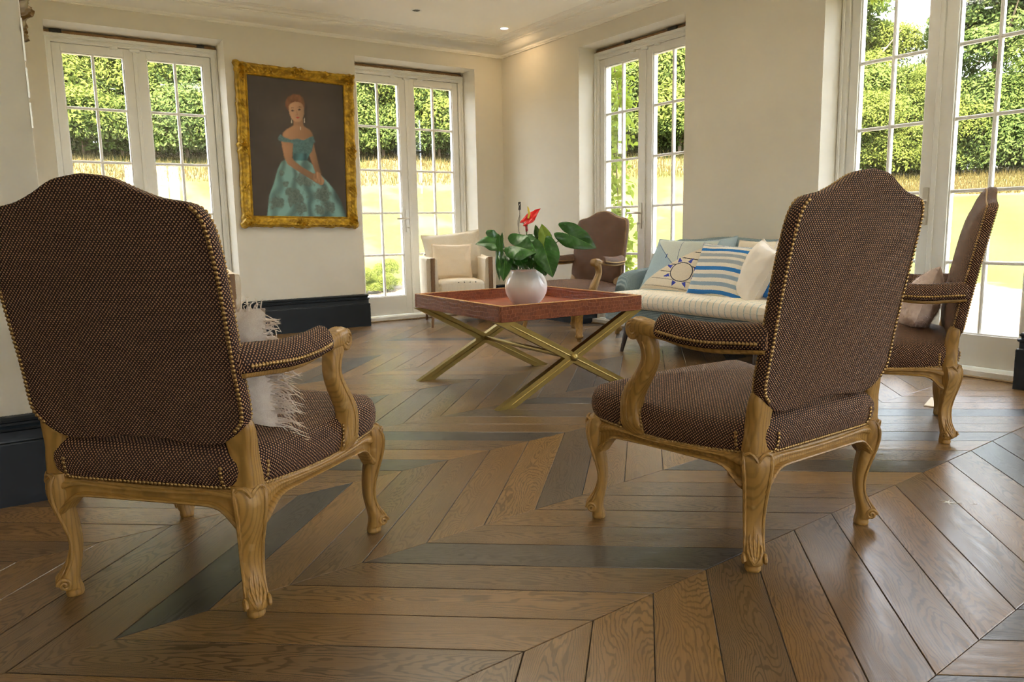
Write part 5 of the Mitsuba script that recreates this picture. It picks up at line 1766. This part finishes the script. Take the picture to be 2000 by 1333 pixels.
def tree_variant(H, R, seed, n, s0, s1, low=0.0):
    rg = np.random.default_rng(seed)
    blobs = []
    for k in range(18):
        z = low + (H - low) * (0.10 + 0.85 * rg.random())
        rr = R * (1.0 - 0.55 * abs(z / H - 0.45) * 1.6) * rg.uniform(0.25, 0.75)
        a = rg.uniform(0, 2 * PI)
        q = R * rg.uniform(0.30, 0.50)
        blobs.append((rr * math.cos(a), rr * math.sin(a), z, q, q, q * 0.8))
    for k in range(7):
        a = rg.uniform(0, 2 * PI)
        q = R * rg.uniform(0.28, 0.40)
        rr = R * rg.uniform(0.25, 0.8)
        blobs.append((rr * math.cos(a), rr * math.sin(a), 0.35 + 0.9 * rg.random(), q, q, q * 0.9))
    leaves = leaf_cloud(blobs, n, s0, s1, seed)
    tr = [tube(curve([(0, 0, -0.4), (0.1, 0.05, H * 0.3), (-0.05, 0.1, H * 0.62), (0.05, 0, H * 0.9)], 12), np.linspace(0.16, 0.03, 12) * H / 7, 8)]
    for k in range(5):
        a = rg.uniform(0, 2 * PI)
        z = H * rg.uniform(0.2, 0.6)
        tr.append(tube(curve([(0, 0.05, z), (R * 0.4 * math.cos(a), R * 0.4 * math.sin(a), z + H * 0.10), (R * 0.75 * math.cos(a), R * 0.75 * math.sin(a), z + H * 0.22)], 8), np.linspace(0.06, 0.015, 8) * H / 7, 6))
    return leaves, cat_(tr)


TREES = {}
for k, (H, R, n, s0, s1, low) in enumerate(((6.6, 2.5, 30000, .055, .105, 0.0), (8.0, 2.8, 32000, .062, .115, 0.2), (9.5, 3.3, 32000, .08, .14, 0.8), (5.2, 2.6, 26000, .05, .095, 0.0), (3.0, 2.2, 16000, .05, .09, 0.0))):
    lv, tr = tree_variant(H, R, 40 + k, n, s0, s1, low)
    TREES[k] = ({b: ply(lv, b) for b in (LEAF_A, LEAF_B, LEAF_C)}, ply(tr, BARK, smooth=40))


def tree(v, az, r, bs, label, group, sc=1.0, rot=0.0):
    x, y = r * math.sin(math.radians(az)), r * math.cos(math.radians(az))
    z = float(ground_z(x, y))
    to = T().translate([x, y, z]).rotate([0, 0, 1], rot).scale([sc, sc, sc])
    t = thing('tree' if v < 4 else 'shrub', label, 'tree' if v < 4 else 'shrub', group)
    put('foliage', TREES[v][0][bs], t, to=to, kind='stuff')
    put('trunk', TREES[v][1], t, to=to)


rg = np.random.default_rng(77)
WIN1, WIN2, WIN3 = 'seen through the doors left of the portrait', 'seen through the doors right of the portrait', 'seen through the doors beside the sofa'
for v, az, r, bs, lab in (
        (0, 1.0, 28.2, LEAF_A, 'pale leafy tree at the far left edge, ' + WIN1), (3, 5.6, 27.6, LEAF_A, 'round yellow green tree, leftmost, ' + WIN1), (1, 9.6, 28.4, LEAF_A, 'tall pale green tree, middle, ' + WIN1),
        (0, 13.6, 27.8, LEAF_B, 'fresh green tree, rightmost, ' + WIN1), (1, 18.6, 28.6, LEAF_B, 'green tree mostly hidden behind the portrait wall'),
        (0, 23.0, 28.0, LEAF_B, 'mid green tree, leftmost, ' + WIN2), (3, 27.0, 27.6, LEAF_A, 'light yellow green tree, middle, ' + WIN2), (1, 31.0, 28.4, LEAF_B, 'tall green tree, rightmost, ' + WIN2),
        (0, 36.0, 28.2, LEAF_B, 'green tree hidden behind the room corner'), (1, 40.6, 28.2, LEAF_B, 'green tree, leftmost, ' + WIN3), (0, 44.4, 27.8, LEAF_A, 'light green tree, middle, ' + WIN3), (1, 48.4, 28.4, LEAF_B, 'green tree, rightmost, ' + WIN3)):
    tree(v, az, r, bs, lab, 'woodland trees beyond the sloping meadow', rg.uniform(.98, 1.15), rg.uniform(0, 360))
for v, az, r, bs, lab in (
        (1, 3.4, 33, LEAF_C, 'dark tall tree in the second row, left, ' + WIN1), (2, 8.0, 33.5, LEAF_B, 'dark tall tree in the second row, middle, ' + WIN1), (1, 13.0, 33, LEAF_C, 'dark tall tree in the second row, right, ' + WIN1),
        (2, 24.6, 33.5, LEAF_C, 'dark tall tree in the second row, left, ' + WIN2), (1, 29.6, 33, LEAF_B, 'dark tall tree in the second row, right, ' + WIN2),
        (2, 41.6, 33.5, LEAF_C, 'dark tall tree in the second row, left, ' + WIN3), (2, 46.6, 33, LEAF_C, 'dark tall tree in the second row, right, ' + WIN3)):
    tree(v, az, r, bs, lab, 'second row of woodland trees', rg.uniform(1.05, 1.25), rg.uniform(0, 360))
for az, bs, lab in ((1.0, LEAF_B, 'meadow edge bush, far left, ' + WIN1), (5.4, LEAF_B, 'meadow edge bush, second from left, ' + WIN1), (9.6, LEAF_B, 'meadow edge bush, second from right, ' + WIN1), (13.8, LEAF_B, 'meadow edge bush, far right, ' + WIN1),
                    (22.6, LEAF_B, 'undergrowth bush at the meadow edge, far left, ' + WIN2), (26.8, LEAF_C, 'dark undergrowth bush at the meadow edge, middle, ' + WIN2), (31.0, LEAF_B, 'undergrowth bush at the meadow edge, far right, ' + WIN2), (44.4, LEAF_B, 'undergrowth bush at the meadow edge, middle, ' + WIN3), (40.4, LEAF_C, 'dark undergrowth bush at the meadow edge, far left, ' + WIN3),
                    (3.2, LEAF_C, 'dark undergrowth bush at the meadow edge, left, ' + WIN1), (7.6, LEAF_B, 'undergrowth bush at the meadow edge, middle, ' + WIN1), (11.6, LEAF_C, 'dark undergrowth bush at the meadow edge, right, ' + WIN1),
                    (24.8, LEAF_B, 'undergrowth bush at the meadow edge, left, ' + WIN2), (28.8, LEAF_C, 'dark undergrowth bush at the meadow edge, right, ' + WIN2),
                    (42.4, LEAF_C, 'dark undergrowth bush at the meadow edge, left, ' + WIN3), (46.2, LEAF_B, 'undergrowth bush at the meadow edge, right, ' + WIN3)):
    tree(4, az, 27.2, bs, lab, 'undergrowth at the meadow edge', rg.uniform(.8, 1.0), rg.uniform(0, 360))
tree(1, 57.2, 41.5, LEAF_B, 'tall bright tree at the left of the lawn doors', None, 1.20, 40)
tree(1, 59.6, 43.5, LEAF_A, 'mid height pale green tree seen through the left leaf of the lawn doors', None, .92, 100)
tree(3, 58.6, 40.2, LEAF_A, 'bushy yellow green tree at the edge of the lawn, left leaf of the doors', None, 1.0, 10)
tree(0, 61.8, 42.0, LEAF_B, 'small tree at the lawn edge behind the door post', None, .95, 200)
tree(2, 65.6, 42.5, LEAF_C, 'tall dark tree at the right of the lawn', None, 1.05, 300)
tree(2, 69.5, 42.0, LEAF_C, 'tall dark tree beyond the right edge of the lawn doors', None, 1.12, 120)
tree(1, 63.6, 44.5, LEAF_B, 'tree of middle height behind the lawn, right leaf of the doors', None, .98, 250)
tree(3, 62.6, 40.0, LEAF_A, 'yellow green bush in front of the dark trees beyond the lawn', None, .85, 60)
tree(3, 67.6, 40.4, LEAF_B, 'green bush below the tall dark tree at the right', None, .95, 160)
for az, r, bs, sc, lab in ((57.4, 40.8, LEAF_B, 1.0, 'low green shrub at the left end of the lawn hedge'), (59.2, 40.6, LEAF_A, 1.0, 'yellow green shrub second from the left in the lawn hedge'), (61.2, 40.8, LEAF_B, 1.1, 'green shrub in the lawn hedge behind the door post'),
                           (63.6, 41.2, LEAF_B, 1.2, 'green shrub in the lawn hedge left of the glazing bar'), (65.2, 41.0, LEAF_C, 1.2, 'dark shrub in the lawn hedge under the tall dark tree'), (66.9, 41.2, LEAF_C, 1.25, 'dark shrub at the right end of the lawn hedge'), (69.0, 41.0, LEAF_B, 1.2, 'shrub of the lawn hedge beyond the right edge')):
    tree(4, az, r, bs, lab, 'hedge shrubs beyond the lawn', sc, az * 40)
for k, (az, r, sc) in enumerate(((23.0, 12.9, .13), (24.6, 13.3, .16), (28.5, 13.2, .13), (30.2, 12.8, .12))):
    tree(4, az, r, LEAF_A, ['leftmost', 'second', 'third', 'rightmost'][k] + ' small weedy plant at the gravel edge outside the doors by the portrait', 'weeds at the gravel edge', sc, 90 * k)


# climbing plant outside the doors of the right wall
def vine(path, n, s0, s1, spread, seed):
    rg = np.random.default_rng(seed)
    P = curve(path, 60)
    k = rg.integers(0, 60, n)
    c = P[k] + rg.normal(size=(n, 3)) * spread
    nr = rg.normal(size=(n, 3)) + [0.3, -0.5, 0.5]
    nr /= np.linalg.norm(nr, axis=1, keepdims=True)
    a = np.cross(nr, rg.normal(size=(n, 3)))
    a[:, 2] -= 0.8
    a -= nr * (a * nr).sum(1, keepdims=True)
    a /= np.linalg.norm(a, axis=1, keepdims=True)
    b = np.cross(nr, a)
    s = rg.uniform(s0, s1, n)[:, None]
    V = np.stack([c - a * s, c + b * s * 0.6 - a * s * 0.2, c + a * s * 1.2, c - b * s * 0.6 - a * s * 0.2], 1).reshape(-1, 3)
    q = np.arange(n)[:, None] * 4
    return trimesh.Trimesh(V, np.vstack([q + [0, 1, 2], q + [0, 2, 3]]), process=False), P


for lab, path, n, spread in (('climbing plant hanging outside the doors left of the sofa', [(5.22, 5.90, 2.60), (5.30, 5.88, 2.1), (5.28, 5.90, 1.5), (5.30, 5.86, 1.0), (5.32, 5.80, 0.5), (5.34, 5.74, -0.1)], 900, (.05, .09, .05)),
                             ('leafy sprig hanging at the top of the lawn doors', [(5.16, 3.30, 2.75), (5.20, 3.24, 2.62), (5.22, 3.18, 2.52), (5.24, 3.13, 2.44)], 60, (.03, .05, .04))):
    m, P = vine(path, n, .028, .052, spread, len(lab))
    t = thing('climbing_plant', lab, 'climbing plant')
    put('foliage', ply(m, LEAF_V), t, kind='stuff')
    put('stem', ply(tube(P, 0.006, 6), BARK), t)
